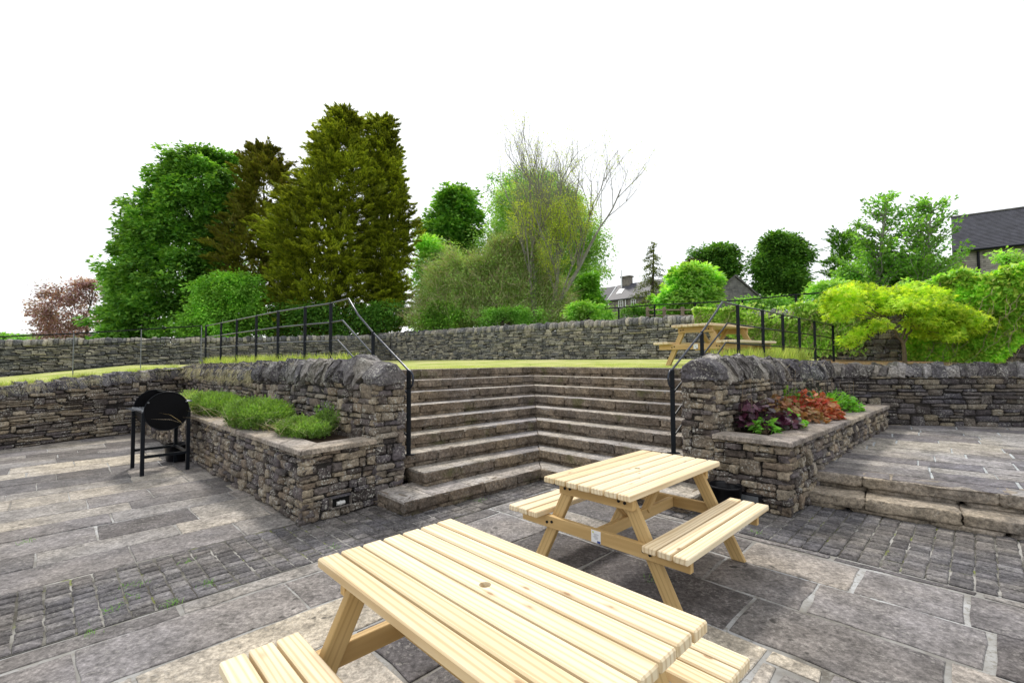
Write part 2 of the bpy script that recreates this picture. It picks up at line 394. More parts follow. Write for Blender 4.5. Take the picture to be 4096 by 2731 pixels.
def courses(mb, a0, a1, b0, b1, along, wr, lr, ztop, gap, bev, drop, clips, th=.03, jit=.004, zj=.002, zf=None, cj=.0, seg=.16, frame=ab, wave=0.):
    """fill rect a0..a1,b0..b1 with courses running along 'a' or 'b'"""
    lo, hi = (b0, b1) if along == 'a' else (a0, a1); s0, s1 = (a0, a1) if along == 'a' else (b0, b1)
    t = lo
    while t < hi:
        w = rng.uniform(*wr); t2 = t + w; s = s0 - rng.uniform(0, lr[1])
        while s < s1:
            l = rng.uniform(*lr); s_ = s + l
            q = [(s, t), (s_, t), (s_, t2), (s, t2)]
            q = [(u + rng.uniform(-cj, cj), v + rng.uniform(-cj, cj) + wave * math.sin(u * 1.3 + v)) for u, v in q]
            if along == 'b': q = [(v, u) for u, v in q]
            P = clip_poly([frame(u, v) for u, v in q], clips)
            if P is not None: slab(mb, P, ztop, th, gap, bev, drop, jit, seg, zj, zf)
            s = s_
        t = t2
def sheet(name, poly, z, m, **k):
    mb = MB(); mb.add(np.column_stack([np.array(poly), np.full(len(poly), z)]), [list(range(len(poly)))]); return tag(mb.build(name, m), **k)

# ground sheet to the horizon
sheet('ground', [(-900, -300), (900, -300), (900, 1500), (-900, 1500)], -.06, M_field, kind='structure')
sheet('patio_base', [(-14, -3), (10, -3), (10, 8), (-2, 14), (-14, 14)], -.008, M_mortar, kind='structure')
rect = lambda a0, a1, b0, b1: [tuple(ab(a0, b0)), tuple(ab(a1, b0)), tuple(ab(a1, b1)), tuple(ab(a0, b1))]
mb = MB(); mb.add(np.array([(x, y, -.0035) for x, y in rect(-6, 4.8, 3.97, 5.04)]), [[0, 1, 2, 3]])
mb.add(np.array([(x, y, -.0045) for x, y in rect(4.78, 6.4, -4, 5.0)]), [[0, 1, 2, 3]])
tag(mb.build('sett_bed', M_joint), kind='structure')
BIG = [(-1, 0, 10.5), (0, -1, .2)]        # keep x>-10.5, y>-.2
mb = MB()
# left terrace flags, courses along E1
courses(mb, -7, 4, 5.02, 14.6, 'a', (.3, .62), (.5, 1.25), 0, .006, .007, .006, [(-1, 0, 10.6), (S2, -S2 * 0, 99)], jit=.006, zj=.004, cj=.006)
# front area, left half (courses along E1) and right half (courses along E2)
courses(mb, -4, 3.0, .9, 3.96, 'a', (.42, .66), (.6, 1.3), 0, .013, .006, .004, [(-1, 0, 6), (0, -1, -.5), (S2, S2, 3.0), (S2, -S2, -.9), (-S2, S2, 3.96)], jit=.009, zj=.003, cj=.014)
courses(mb, 3.0, 4.74, -4.5, 4.2, 'b', (.36, .7), (.6, 1.25), 0, .016, .006, .004, [(0, -1, -.5), (1, 0, 6.5), (-S2, S2, 3.96), (-S2, -S2, -3.0), (S2, S2, 4.74)], jit=.01, zj=.003, cj=.014)
courses(mb, 0, 3.0, -4.5, .9, 'b', (.36, .7), (.6, 1.25), 0, .016, .006, .004, [(0, -1, -.5), (1, 0, 6.5), (-S2, S2, .9), (S2, S2, 3.0)], jit=.01, zj=.003, cj=.014)
tag(mb.build('patio_flagstones', M_flag), kind='structure')
mb = MB()
def setts(a0, a1, b0, b1, across, clips):
    # columns run across the strip
    lo, hi = (a0, a1) if across == 'b' else (b0, b1); s0, s1 = (b0, b1) if across == 'b' else (a0, a1)
    t = lo
    while t < hi:
        w = rng.uniform(.115, .15); n = int(round((s1 - s0) / .098)); e = np.linspace(s0, s1, n + 1); e[1:-1] += rng.uniform(-.012, .012, n - 1)
        for i in range(n):
            q = [(t, e[i]), (t + w, e[i]), (t + w, e[i + 1]), (t, e[i + 1])]; q = [(u + rng.uniform(-.006, .006), v + rng.uniform(-.006, .006)) for u, v in q]
            if across == 'a': q = [(v, u) for u, v in q]
            P = clip_poly([ab(u, v) for u, v in q], clips)
            if P is not None: slab(mb, P, .006, .03, .0055, .01, .007, .003, .06, .004)
        t += w
setts(-4.5, 4.74, 3.97, 5.0, 'b', [(0, -1, -.5), (-1, 0, 7)])
setts(4.75, 6.35, -3.6, 4.9, 'a', [(0, -1, -.5), (1, 0, 8)])
tag(mb.build('setts', M_sett), kind='structure')

# ---------------------------------------------------------------- dry stone walls
def fill_wall(L, H, hr=(.05, .12), wr=(.12, .4)):
    out = []; z = 0.; busy = []
    while z < H - .015:
        h = min(rng.uniform(*hr), H - z)
        if H - z - h < hr[0] * .6: h = H - z
        nb = []; s = -rng.uniform(0, .1)
        while s < L:
            hit = [q for q in busy if q[0] - .005 <= s < q[1] - .005]
            if hit: s = hit[0][1]; continue
            w = rng.uniform(*wr) * (1.25 if h < .08 else .9); e = s + w
            nx = [q[0] for q in busy if q[0] > s]
            if nx: e = min(e, min(nx))
            if L - e < .08: e = L
            e = min(e, L); a = max(s, 0)
            if e - a > .02:
                r = rng.random(); hh = h; z0 = z
                if r < .12 and z + h + .07 < H and e - a < .35: hh = h + rng.uniform(.05, .08); hh = min(hh, H - z); nb.append((a, e, z + hh))
                if r > .8 and h > .085: out.append((a, e, z, z + h * .5)); out.append((a, e, z + h * .5, z + h))
                else: out.append((a, e, z0, z0 + hh))
            s = e if e > s else s + .02
        z += h
        busy = [(q[0], q[1]) for q in nb if q[2] > z + .02]
        # tall stones already poke into the next course; the course above is cut around them
    return out
def wall_face(mb, p0, p1, zb, zt, nrm, proto=P3, hr=(.05, .12), wr=(.12, .4), depth=.12, jit=.18, fine=.004, face=.015):
    """p0,p1 2D; zb(t), zt(t); nrm 2D outward"""
    p0 = np.array(p0, float); p1 = np.array(p1, float); L = np.linalg.norm(p1 - p0); u = (p1 - p0) / L; nrm = np.array(nrm, float)
    H = max(zt(0) - zb(0), zt(1) - zb(1), zt(.5) - zb(.5))
    st = fill_wall(L, H, hr, wr); C = []; Hs = []; A = []
    for (s0, s1, z0, z1) in st:
        t = (s0 + s1) / 2 / L; k = (zt(t) - zb(t)) / H; zc = zb(t) + (z0 + z1) / 2 * k + .012 * math.sin(s0 * 2.1 + z0 * 3)
        if zc > zt(t) - .01: zc = zt(t) - .01
        d = rng.normal(0, face); c = p0 + u * (s0 + s1) / 2 + nrm * (d - depth / 2 + .006)
        C.append((c[0], c[1], zc)); Hs.append(((s1 - s0) / 2 - .006, depth / 2, max((z1 - z0) / 2 * k - .0055, .008)))
        al = rng.normal(0, .025); ux = np.array([u[0] * math.cos(al), u[1] * math.cos(al), math.sin(al)]); n3 = np.array([nrm[0], nrm[1], rng.normal(0, .05)]); n3 -= ux * (n3 @ ux); n3 /= np.linalg.norm(n3)
        A.append([ux, n3, np.cross(ux, n3)])
    A = np.array(A); A[np.linalg.det(A) < 0, 2] *= -1
    stones(mb, proto, C, Hs, A, jit, fine)
def coping_row(mb, p0, p1, zt, nrm, thick, hh=(.2, .28), ww=(.07, .17), lean=.2, proto=P3, over=.03, jit=.2, fine=.006, taper=.45, end0=0., grow=None):
    p0 = np.array(p0, float); p1 = np.array(p1, float); L = np.linalg.norm(p1 - p0); u = (p1 - p0) / L; nrm = np.array(nrm, float)
    s = end0; C = []; H = []; A = []
    while s < L:
        g = 1 if grow is None else grow(s / L)
        w = rng.uniform(*ww) * g; h = rng.uniform(*hh) * (1 if grow is None else .75 + .25 * g); t = min((s + w / 2) / L, 1)
        c = p0 + u * (s + w / 2) - nrm * (thick / 2 + rng.normal(0, .012)); al = lean + rng.normal(0, .1)
        ux = np.array([u[0] * math.cos(al), u[1] * math.cos(al), math.sin(al)]); n3 = np.array([nrm[0], nrm[1], 0.]); uz = np.cross(ux, n3)
        if uz[2] < 0: n3 = -n3; uz = -uz
        C.append((c[0], c[1], zt(t) + h / 2 - .012)); H.append((w / 2 * 1.02, (thick / 2 + over) * rng.uniform(.93, 1.05), h / 2 * 1.06)); A.append([ux, n3, uz]); s += w
    stones(mb, proto, C, H, A, jit, fine, taper)
const = lambda z: (lambda t: z)
lin = lambda a, b: (lambda t: a + (b - a) * t)
def core(mb, poly, z0, z1, mi=0): prism(mb, poly, z0, z1, mi)
def quad_along(p0, p1, nrm, inset, thick):
    p0 = np.array(p0); p1 = np.array(p1); n = np.array(nrm); L = np.linalg.norm(p1 - p0); u = (p1 - p0) / L
    q = [p0 + u * inset - n * inset, p1 - u * inset - n * inset, p1 - u * inset - n * (thick - inset), p0 + u * inset - n * (thick - inset)]
    A = sum(q[i][0] * q[(i + 1) % 4][1] - q[(i + 1) % 4][0] * q[i][1] for i in range(4))
    return q if A > 0 else q[::-1]
def unit(v): v = np.array(v, float); return v / np.linalg.norm(v)
def perp_out(p0, p1, away):
    u = unit(np.array(p1) - np.array(p0)); n = np.array([u[1], -u[0]])
    return n if n @ (np.array(away) - np.array(p0)) < 0 else -n

# key plan points
PL0 = np.array([-1.578, 5.42]); PL1 = np.array([-1.305, 5.69])             # left pillar front face
CL = np.array([-8.4, 12.0])                                                # where it meets the left wall
PR0 = np.array([2.341, 5.498]); PR1 = np.array([2.074, 5.765])             # right pillar front face
CR = np.array([6.21, 9.08])
BC = np.array([-6.9, 26.9])                                                # far corner of the boundary walls
def lawn_z(x, y):
    s = x + y; m = 1.505 + .013 * np.clip(s - 9.6, 0, 14)
    return np.minimum(m, 1.49 + .0757 * (x + 8.4) + .0778 * (y - 12))

# left retaining wall (behind the lavender planter), with its pillar end
dL = unit(CL - PL0); nL = np.array([dL[1], -dL[0]]);  nL = nL if nL @ np.array([-1, -1]) > 0 else -nL
TH = .385
w = empty('retaining_wall', (*PL0, 0), label='dry stone retaining wall behind the lavender planter, leaning rough coping stones on top', cat='stone wall')
def W(parent, faces, corepoly, cz0, cz1, mname='masonry', m=None, **kk):
    mb = MB(); mb2 = MB()
    for f in faces: wall_face(mb, *f, **kk)
    prism(mb2, corepoly, cz0, cz1)
    o = mb.build(mname, m or M_wall, smooth=True); o2 = mb2.build('core', M_core)
    loc = Vector(parent.location)
    for q in (o, o2): q.parent = parent; q.matrix_parent_inverse = Matrix.Translation(-loc)
    return o
def child(o, parent):
    o.parent = parent; o.matrix_parent_inverse = Matrix.Translation(-Vector(parent.location)); return o
CLi = CL - nL * TH; zL = lin(1.40, 1.30)
W(w, [(PL0, CL, const(0), zL, nL), (PL0, PL1, const(0), const(1.40), np.array([S2, -S2])), (PL1, PL1 + dL * 4.6, const(.0), const(1.40), -nL)],
  [PL0 + dL * .03 - nL * .03, PL1 + dL * .03 + nL * .03, CLi, CL], -.02, 1.38, hr=(.055, .12), wr=(.1, .32), fine=.004)
mb = MB(); coping_row(mb, PL0, CL + dL * .1, zL, nL, TH, (.25, .32), (.07, .17), .5, PC, .03, .34, .011, .45, .36, grow=lambda t: 1.15 - .7 * t)
# gabled end stone
stones(mb, P5, [(*((PL0 + PL1) / 2 + dL * .16), 1.515)], [(.2, .2, .14)], [[[S2, S2, 0], [-S2, S2, 0], [0, 0, 1]]], .1, .006)
mb.v[-1][:, 2] = mb.v[-1][:, 2]
V = mb.v[-1]; c2 = (PL0 + PL1) / 2; tt = (V[:, :2] - c2) @ np.array([S2, S2]); V[:, 2] -= np.clip(np.abs(tt) - .04, 0, 1) * np.clip((V[:, 2] - 1.5) / .1, 0, 1) * 1.0
child(mb.build('coping', M_coping, smooth=False), w)

# left wall (beside the barbecue)
LW0 = CL + (np.array([-9.78, 8.98]) - CL) * 1.9
nLW = perp_out(LW0, CL, (-20, 12))
w = empty('side_wall', (*CL, 0), label='long dry stone wall behind the barbecue, coping overgrown with grass, falling to the left', cat='stone wall')
zLW = lambda t: float(np.interp(t, [0, .474, .7, 1], [.72, 1.0, 1.14, 1.30]))
W(w, [(LW0, CL, const(0), zLW, nLW)], quad_along(LW0, CL, nLW, .03, .4), -.02, [.7, 1.28, 1.28, .7] if True else 0, m=M_wall, hr=(.05, .11), wr=(.16, .5))
mb = MB(); coping_row(mb, LW0, CL, zLW, nLW, .36, (.17, .24), (.08, .2), .05, PC, .02, .28, .008, .25)
child(mb.build('coping', M_coping, smooth=False), w)

# right retaining wall
dR = unit(CR - PR0); nR = np.array([dR[1], -dR[0]]); nR = nR if nR @ np.array([1, -1]) > 0 else -nR
w = empty('retaining_wall', (*PR0, 0), label='dry stone retaining wall behind the heuchera planter, pillar end with one big grey boulder on top', cat='stone wall')
zR = lin(1.42, 1.30)
W(w, [(PR0, CR, const(0), zR, nR), (PR1, PR0, const(0), const(1.42), np.array([-S2, -S2])), (PR1, PR1 + dR * 3.6, const(0), const(1.42), -nR)],
  [PR0 + dR * .03 - nR * .03, CR, CR - nR * TH, PR1 + dR * .03 + nR * .03], -.02, [1.4, 1.28, 1.28, 1.4], hr=(.055, .12), wr=(.1, .3), fine=.004)
mb = MB(); coping_row(mb, PR0, CR, zR, nR, TH, (.22, .3), (.06, .16), .35, PC, .03, .34, .011, .45, .42, grow=lambda t: 1.15 - .35 * t)
stones(mb, P5, [(*((PR0 + PR1) / 2 + dR * .2), 1.53)], [(.21, .24, .14)], [[[S2, -S2, 0], [S2, S2, 0], [0, 0, 1]]], .14, .008)
V = mb.v[-1]; c2 = (PR0 + PR1) / 2; tt = (V[:, :2] - c2) @ np.array([S2, -S2]); V[:, 2] -= np.clip(np.abs(tt - .02) - .06, 0, 1) * np.clip((V[:, 2] - 1.5) / .1, 0, 1) * .75
child(mb.build('coping', M_coping, smooth=False), w)

# right-hand wall at the back of the raised terrace
RW1 = CR + unit(np.array([9.2, 8.39]) - CR) * 6.0; nRW = np.array([-.22, -.97]); nRW = unit(nRW)
w = empty('terrace_wall', (*CR, 0), label='dark dry stone wall closing the raised terrace, upright coping stones, below the yellow maple', cat='stone wall')
W(w, [(CR, RW1, const(.3), const(1.31), nRW)], quad_along(CR, RW1, nRW, .03, .38), .2, 1.29, m=M_wall_dark, hr=(.05, .12), wr=(.16, .45))
mb = MB(); coping_row(mb, CR, RW1, const(1.31), nRW, .38, (.18, .25), (.07, .17), -.12, PC, .02, .26, .008, .3)
child(mb.build('coping', M_coping, smooth=False), w)

# far boundary walls
dB = unit((1, -1)); BW1 = BC + dB * 26.; BW0 = BC - dB * 3.4
nB = np.array([-S2, -S2])
def zBb(t): s = t * 29.4 - 3.4; return 1.66 - .012 * s * .6
def zBt(t): s = t * 29.4 - 3.4; return 3.0 - .0135 * s
w = empty('boundary_wall', (*BC, 1.6), label='tall dry stone boundary wall across the back of the lawn, rounded upright coping', cat='stone wall')
W(w, [(BW0, BW1, zBb, zBt, nB)], quad_along(BW0, BW1, nB, .03, .45), 1.3, [2.96, 2.6, 2.6, 2.96], m=M_wall_far, proto=P2, hr=(.06, .15), wr=(.15, .5))
mb = MB(); coping_row(mb, BW0, BW1, zBt, nB, .45, (.22, .3), (.1, .2), .18, P3, .03, .16, .004, .4)
child(mb.build('coping', M_wall_far, smooth=True), w)
LB0 = BC + nB * .05 + np.array([-.1, .1]); LB1 = LB0 + unit(np.array([-19.8, 17.6]) - LB0) * 24; nLB = perp_out(LB0, LB1, (-15, 30))
w = empty('boundary_wall', (*LB0, 1.6), label='lower dry stone boundary wall at the left, beyond the thin fence and sloping grass', cat='stone wall')
def zlb(t): p = LB0 + (LB1 - LB0) * t; return float(lawn_z(p[0], p[1])) - .05
def zlt(t): return 2.85 - .88 * t
W(w, [(LB0, LB1, zlb, zlt, nLB)], quad_along(LB0, LB1, nLB, .03, .45), -.5, [2.8, 1.95, 1.95, 2.8], m=M_wall_far, proto=P2, hr=(.07, .15), wr=(.18, .5))
mb = MB(); coping_row(mb, LB0, LB1, zlt, nLB, .45, (.22, .3), (.12, .25), .05, P3, .03, .18, .005, .35)
child(mb.build('coping', M_wall_far, smooth=True), w)

# lawn terrace: grid mesh clipped to the upper ground
def in_lawn(x, y):
    # outside the sunken patio: behind left wall, behind retaining walls, behind step tops
    pl = ((x - LW0[0]) * nLW[0] + (y - LW0[1]) * nLW[1]) < -.3
    a = (x - PL1[0]) * (-nL[0]) + (y - PL1[1]) * (-nL[1])     # beyond retaining wall inner face
    return pl, a
poly = []
LB_in = LB1 + nLB * -.1
mb = MB()
# polygon fan pieces (convex quads), each subdivided
def patch(q, n, m, zf, dz=0.):
    q = [np.array(p, float) for p in q]; V = []
    for i in range(n + 1):
        for j in range(m + 1):
            u, v = i / n, j / m; p = (q[0] * (1 - u) + q[1] * u) * (1 - v) + (q[3] * (1 - u) + q[2] * u) * v
            V.append((p[0], p[1], zf(p[0], p[1]) + dz + rng.normal(0, .004)))
    Fc = [[i * (m + 1) + j, (i + 1) * (m + 1) + j, (i + 1) * (m + 1) + j + 1, i * (m + 1) + j + 1] for i in range(n) for j in range(m)]
    mb.add(V, Fc)
DL = np.array([math.cos(R_(221.5)), math.sin(R_(221.5))]); DR = np.array([math.cos(R_(-44)), math.sin(R_(-44))])
K9 = np.array([.42, 9.62]); back = np.array([.18, .42])
def meet(p, d, q, e):
    """p+s d = q+t e"""
    M = np.array([[d[0], -e[0]], [d[1], -e[1]]]); s, t = np.linalg.solve(M, np.array(q) - np.array(p)); return np.array(p) + np.array(d) * s
EL = meet(K9 + np.array([0, .12]), DL, PL1, dL); ER = meet(K9 + np.array([0, .12]), DR, PR1, dR); K = K9 + np.array([0, .12])
BWm = BC + dB * 10.5
patch([EL, K, BWm, BC], 14, 30, lawn_z)
patch([K, ER, BC + dB * 17.5, BWm], 14, 20, lawn_z)
patch([ER, CR - nR * .3, BC + dB * 21.0, BC + dB * 17.5], 12, 14, lawn_z)
patch([CL - nL * .3, EL, BC, LB0 + (LB1 - LB0) * .35], 14, 24, lawn_z)
patch([LW0 - nLW * .3, CL - nL * .3, LB0 + (LB1 - LB0) * .35, LB1 * 1.0], 24, 24, lawn_z)
tag(mb.build('lawn', M_lawn, smooth=True), kind='structure')
# planting bed behind the terrace wall
mb = MB(); patch([CR - nRW * .35, RW1 - nRW * .35, RW1 + np.array([1.5, 4]), BC + dB * 21], 16, 10, lambda x, y: 1.49 + .045 * max(0, -((x - CR[0]) * nRW[0] + (y - CR[1]) * nRW[1]) - .4) + .02 * math.sin(3 * x) * math.sin(2 * y), .0)
tag(mb.build('soil_bed', simple('dead_grass_soil', (.24, .15, .07), .95, .4, 14, 1., .03), smooth=True), kind='structure')
# upper ground beyond the boundary walls
mb = MB()
def zup(x, y): return 2.45 + np.clip((y - 30) * .02, 0, 3)
patch([BC + nB * -.4, BW1 + nB * -.4, (200, 60), (-10, 200)], 12, 12, lambda x, y: 2.5)
patch([LB1 - nLB * .4, LB0 - nLB * .4, (-10, 200), (-260, 200)], 12, 12, lambda x, y: 1.55)
tag(mb.build('upper_ground', M_field, smooth=True), kind='structure')

# raised terrace on the right + its two steps
RS0 = np.array([3.36, 5.33]); dS = unit(np.array([4.70, 4.20]) - RS0); 
PRC = np.array([2.9, 4.93]); PRD = unit(np.array([6.874, 8.6]) - PRC)
def terr(a, b): return RS0 + dS * a + np.array([-dS[1], dS[0]]) * b      # b away from camera
ztr = lambda Q: np.clip(((Q - RS0) @ np.array([-dS[1], dS[0]])) * .012, 0, .08)
tb = MB(); q = [terr(-.5, .35), terr(7, .35), terr(9, 6.5), terr(-.5, 6.5)]
tb.add([(*p, .316 + ztr(np.array([p]))[0]) for p in q], [[0, 1, 2, 3]]); tag(tb.build('terrace_base', simple('pale_mortar', (.38, .4, .41), .9, .3, 9, .3, .004)), kind='structure')
mb = MB(); courses(mb, -.6, 8, .36, 6.2, 'a', (.26, .5), (.5, 1.2), .328, .012, .005, .003, [(0, -1, 0)], jit=.005, zj=.003, cj=.006, zf=ztr, frame=terr)
tag(mb.build('terrace_flagstones', M_flag_far), kind='structure')
def rockblocks(mb, p0, d, n_in, L, z0, z1, depth, lr=(.5, .9), face=.014, proto=P5, jit=.04, fine=.006):
    """blocks along p0+d*s, front face at p0 line, depth going n_in"""
    s = 0.; C = []; H = []; A = []
    while s < L - .01:
        l = min(rng.uniform(*lr), L - s)
        if L - s - l < .15: l = L - s
        c = np.array(p0) + np.array(d) * (s + l / 2) + np.array(n_in) * (depth / 2 + rng.normal(0, face * .4))
        C.append((c[0], c[1], (z0 + z1) / 2 + rng.normal(0, .001))); H.append((l / 2 - .004, depth / 2, (z1 - z0) / 2)); A.append([[d[0], d[1], 0], [n_in[0], n_in[1], 0], [0, 0, 1]]); s += l
    A = np.array(A, float); A[np.linalg.det(A) < 0, 2] *= -1
    stones(mb, proto, C, H, A, jit, fine)
PB = boxproto(5, .1)
nS = np.array([-dS[1], dS[0]])
st = empty('low_steps', (*RS0, 0), label='two broad stone steps up to the raised terrace at the right edge', cat='steps')
for k, off in ((0, 0.), (1, .34)):
    mb = MB(); z0 = .165 * k; p = RS0 + nS * off - dS * .35 * 1
    rockblocks(mb, p, dS, nS, 6, z0 + .05, z0 + .165, .42, (.7, 1.1), proto=PB, jit=.03)
    rockblocks(mb, p + nS * .025, dS, nS, 6, z0 - .01, z0 + .052, .36, (.4, .9), proto=P3, jit=.12)
    child(mb.build('step', M_riser if 0 else stone_mat('terrace_step_stone', [(.21, .185, .15), (.27, .24, .2)], .2, .6, 1.), smooth=True), st)

# ---------------------------------------------------------------- L-shaped flight of nine steps
st = empty('stone_staircase', (.4, 7.5, 0), label='L-shaped flight of nine rock-faced stone steps up to the lawn', cat='steps')
RISE = .1678; Yk = [6.46, 6.94, 7.32, 7.72, 8.12, 8.50, 8.88, 9.25, 9.62]; DLa = [223.5, 223.5] + [221.5] * 7
def treadslab(mb, poly, z, th): slab(mb, poly, z, th, .003, .006, .004, .003, .12, .001)
for k in range(9):
    a = R_(DLa[k]); dl = np.array([math.cos(a), math.sin(a)]); dr = DR; c = np.array([.39 + .005 * k, Yk[k]])
    z0, z1 = k * RISE, (k + 1) * RISE; mb = MB()
    nl = np.array([dl[1], -dl[0]]); nl = nl if nl[1] > 0 else -nl; nr = np.array([dr[1], -dr[0]]); nr = nr if nr[1] > 0 else -nr
    if k == 0: Ll = 2.12; Lr = 2.05
    elif k == 1: Ll = 1.98; Lr = 1.95
    else:
        Ll = np.linalg.norm(meet(c, dl, PL1, dL) - c) + .03; Lr = np.linalg.norm(meet(c, dr, PR1, dR) - c) + .03
    for (d, n, L) in ((dl, nl, Ll), (dr, nr, Lr)):
        rockblocks(mb, c - d * .13, d, n, L + .13, z0 + .052, z1 - .004, .14, (.36, .6), proto=PB, jit=.05, fine=.0035, face=.012)
        rockblocks(mb, c + n * .022 - d * .13, d, n, L + .11, z0 - .01, z0 + .054, .12, (.2, .6), proto=P3, jit=.12)
    if k < 2:      # side returns of the two lowest steps
        for (d, n, L, away) in ((dl, nl, Ll, -1), (dr, nr, Lr, 1)):
            e = c + d * L; D = .64 if k == 0 else .6
            rockblocks(mb, e + n * .1, n, -d, D, z0 + .052, z1 - .004, .14, (.4, .7), proto=PB, jit=.05, fine=.0035)
            rockblocks(mb, e + n * .1 - d * .02, n, -d, D, z0 - .01, z0 + .054, .12, (.3, .6), proto=P3, jit=.12)
    o = child(mb.build('step', M_riser, smooth=True), st)
    # treads of this step: slabs between this nosing and the next riser
    mt = MB(); dep = .46 if k < 8 else .16
    for (d, n, L) in ((dl, nl, Ll), (dr, nr, Lr)):
        s = 0.
        while s < L - .01:
            l = min(rng.uniform(.45, .8), L - s); l = L - s if L - s - l < .2 else l
            w0 = c + d * s; w1 = c + d * (s + l); dd = .66 if (k <= 1 and s + l > 1.2) else dep
            mit = np.array([0, 1.]); 
            p3 = w0 + n * dd; 
            if s == 0: p3 = c + mit * dd / max(n[1], .1)
            treadslab(mt, [w0 + n * .006, w1 + n * .006, w1 + n * dd, p3], z1 + .0005 * (1 if d is dl else 2), .03); s += l
    tr = mt.build('tread', M_tread); tr.parent = o
    # solid body below
    cm = MB()
    if k > 0:
        prism(cm, [c + nl * .08 + dl * Ll * (1 if k > 2 else .95), c + np.array([0, .1]), c + np.array([0, .7]), c + nl * .45 + dl * Ll * .95][::-1] if 0 else
              (lambda q: q if sum(q[i][0] * q[(i + 1) % 4][1] - q[(i + 1) % 4][0] * q[i][1] for i in range(4)) > 0 else q[::-1])([c + nl * .1 + dl * Ll * .96, c + np.array([0, .14]), c + np.array([0, .75]), c + nl * .52 + dl * Ll * .96]), z0 - .1, z1 - .04)
        prism(cm, (lambda q: q if sum(q[i][0] * q[(i + 1) % 4][1] - q[(i + 1) % 4][0] * q[i][1] for i in range(4)) > 0 else q[::-1])([c + nr * .1 + dr * Lr * .96, c + np.array([0, .14]), c + np.array([0, .75]), c + nr * .52 + dr * Lr * .96]), z0 - .1, z1 - .041)
        b = cm.build('body', M_core); b.parent = o

# ---------------------------------------------------------------- planters
def planter(P, PT, dlong, Llong, nfront, ledge_z, label, mat_, lj=(.5, 1.1)):
    """P near corner, PT point where the short front meets the pillar, dlong dir of long side"""
    P = np.array(P, float); PT = np.array(PT, float); far = P + dlong * Llong; sh = unit(PT - P)
    nf = perp_out(P, PT, P + dlong * 3); nlg = perp_out(P, far, PT)
    w = empty('planter', (*P, 0), label=label, cat='planter')
    mb = MB(); wall_face(mb, P, PT, const(0), const(ledge_z - .05), nf, P5, (.05, .11), (.1, .28), .13, .18, .004, .012)
    wall_face(mb, P, far, const(0), const(ledge_z - .05), nlg, P3, (.05, .12), (.08, .24), .13, .2, .004, .013)
    child(mb.build('masonry', mat_, smooth=True), w)
    mb = MB(); i = .03; ins = -nf * i - nlg * i; th = .3
    prism(mb, quad_along(P, PT, nf, .03, th), 0, ledge_z - .06)
    prism(mb, quad_along(P, far, nlg, .031, th), 0, ledge_z - .061); child(mb.build('core', M_core), w)
    # ledge slabs: L shape, mitred at the corner
    mb = MB(); ov = .035; wd = .3
    c0 = P + nf * ov + nlg * ov; c1 = P - nf * wd - nlg * wd
    e0 = PT + nf * ov; e1 = PT - nf * wd; f0 = far + nlg * ov; f1 = far - nlg * wd
    def run(a0, b0, a1, b1):
        L = np.linalg.norm(b0 - a0); s = 0
        while s < L - .01:
            l = min(rng.uniform(*lj), L - s); l = L - s if L - s - l < .3 else l
            t0, t1 = s / L, (s + l) / L
            slab(mb, [a0 + (b0 - a0) * t0, a0 + (b0 - a0) * t1, a1 + (b1 - a1) * t1, a1 + (b1 - a1) * t0], ledge_z, .052, .002, .008, .008, .005, .1, .002); s += l
    run(c0, e0, c1, e1); run(c0, f0, c1, f1); child(mb.build('ledge', M_ledge), w)
    mb = MB(); q = [c1, e1, e1 + dlong * (Llong - wd), f1]; 
    if sum(q[i][0] * q[(i + 1) % 4][1] - q[(i + 1) % 4][0] * q[i][1] for i in range(4)) < 0: q = q[::-1]
    prism(mb, q, ledge_z - .2, ledge_z - .045); child(mb.build('soil', M_soil), w)
    return w
PLC = np.array([-2.133, 4.78]); dPL = unit(np.array([-8.79, 11.15]) - PLC)
pl = planter(PLC, PL0, dPL, 8.9, None, .765, 'raised dry stone planter of lavender left of the steps', M_wall)
pr = planter(PRC, PR0, PRD, 5.45, None, .79, 'raised dry stone planter of red and purple leaves right of the steps', M_wall)
# vent opening with pipe in the left planter
vn = empty('vent', (*(PLC + unit(PL0 - PLC) * .50), 0), label='rectangular framed drain opening low in the lavender planter front', cat='drain opening')
u = unit(PL0 - PLC); nf = np.array([u[1], -u[0]]); c = PLC + u * .40 + nf * .005; ang = math.atan2(u[1], u[0])
mb = MB()
for (dx, dz, hx, hz) in ((0, .055, .115, .008), (0, -.055, .115, .008), (-.112, 0, .008, .06), (.112, 0, .008, .06)):
    p = c + u * dx + nf * .025; add_box(mb, (p[0], p[1], .165 + dz), (hx, .03, hz), .003, ang)
child(mb.build('frame', M_wall_dark), vn)
mb = MB(); p = c + nf * .012; add_box(mb, (p[0], p[1], .165), (.105, .012, .05), .002, ang); child(mb.build('opening', simple('hole_shade_black', (.006, .006, .006), .9, .1, 5, 0)), vn)  # solid black box; the shade inside the drain is painted as its colour
mb = MB(); p = c + nf * .03
add_tube(mb, [(*(p - u * .045), .15), (*(p + u * .045), .15)], .021, 12); add_tube(mb, [(*(p - u * .01), .15), (*(p + u * .005), .15)], .026, 12); child(mb.build('pipe', M_pipe), vn)
# flat lamp in the right planter
u = unit(PR0 - PRC); nf = np.array([-u[1], u[0]]); nf = nf if nf[1] < 0 else -nf; ang = math.atan2(u[1], u[0])
c = PRC + u * .42 + nf * .03
lm = empty('wall_lamp', (*c, .12), label='flat black recessed lamp low in the heuchera planter beside the black bucket', cat='wall lamp')
mb = MB(); add_box(mb, (c[0], c[1], .135), (.15, .03, .055), .006, ang); child(mb.build('housing', M_plastic), lm)
mb = MB(); p = c + nf * .031; add_box(mb, (p[0], p[1], .135), (.12, .003, .034), .001, ang); child(mb.build('lens', M_lens), lm)

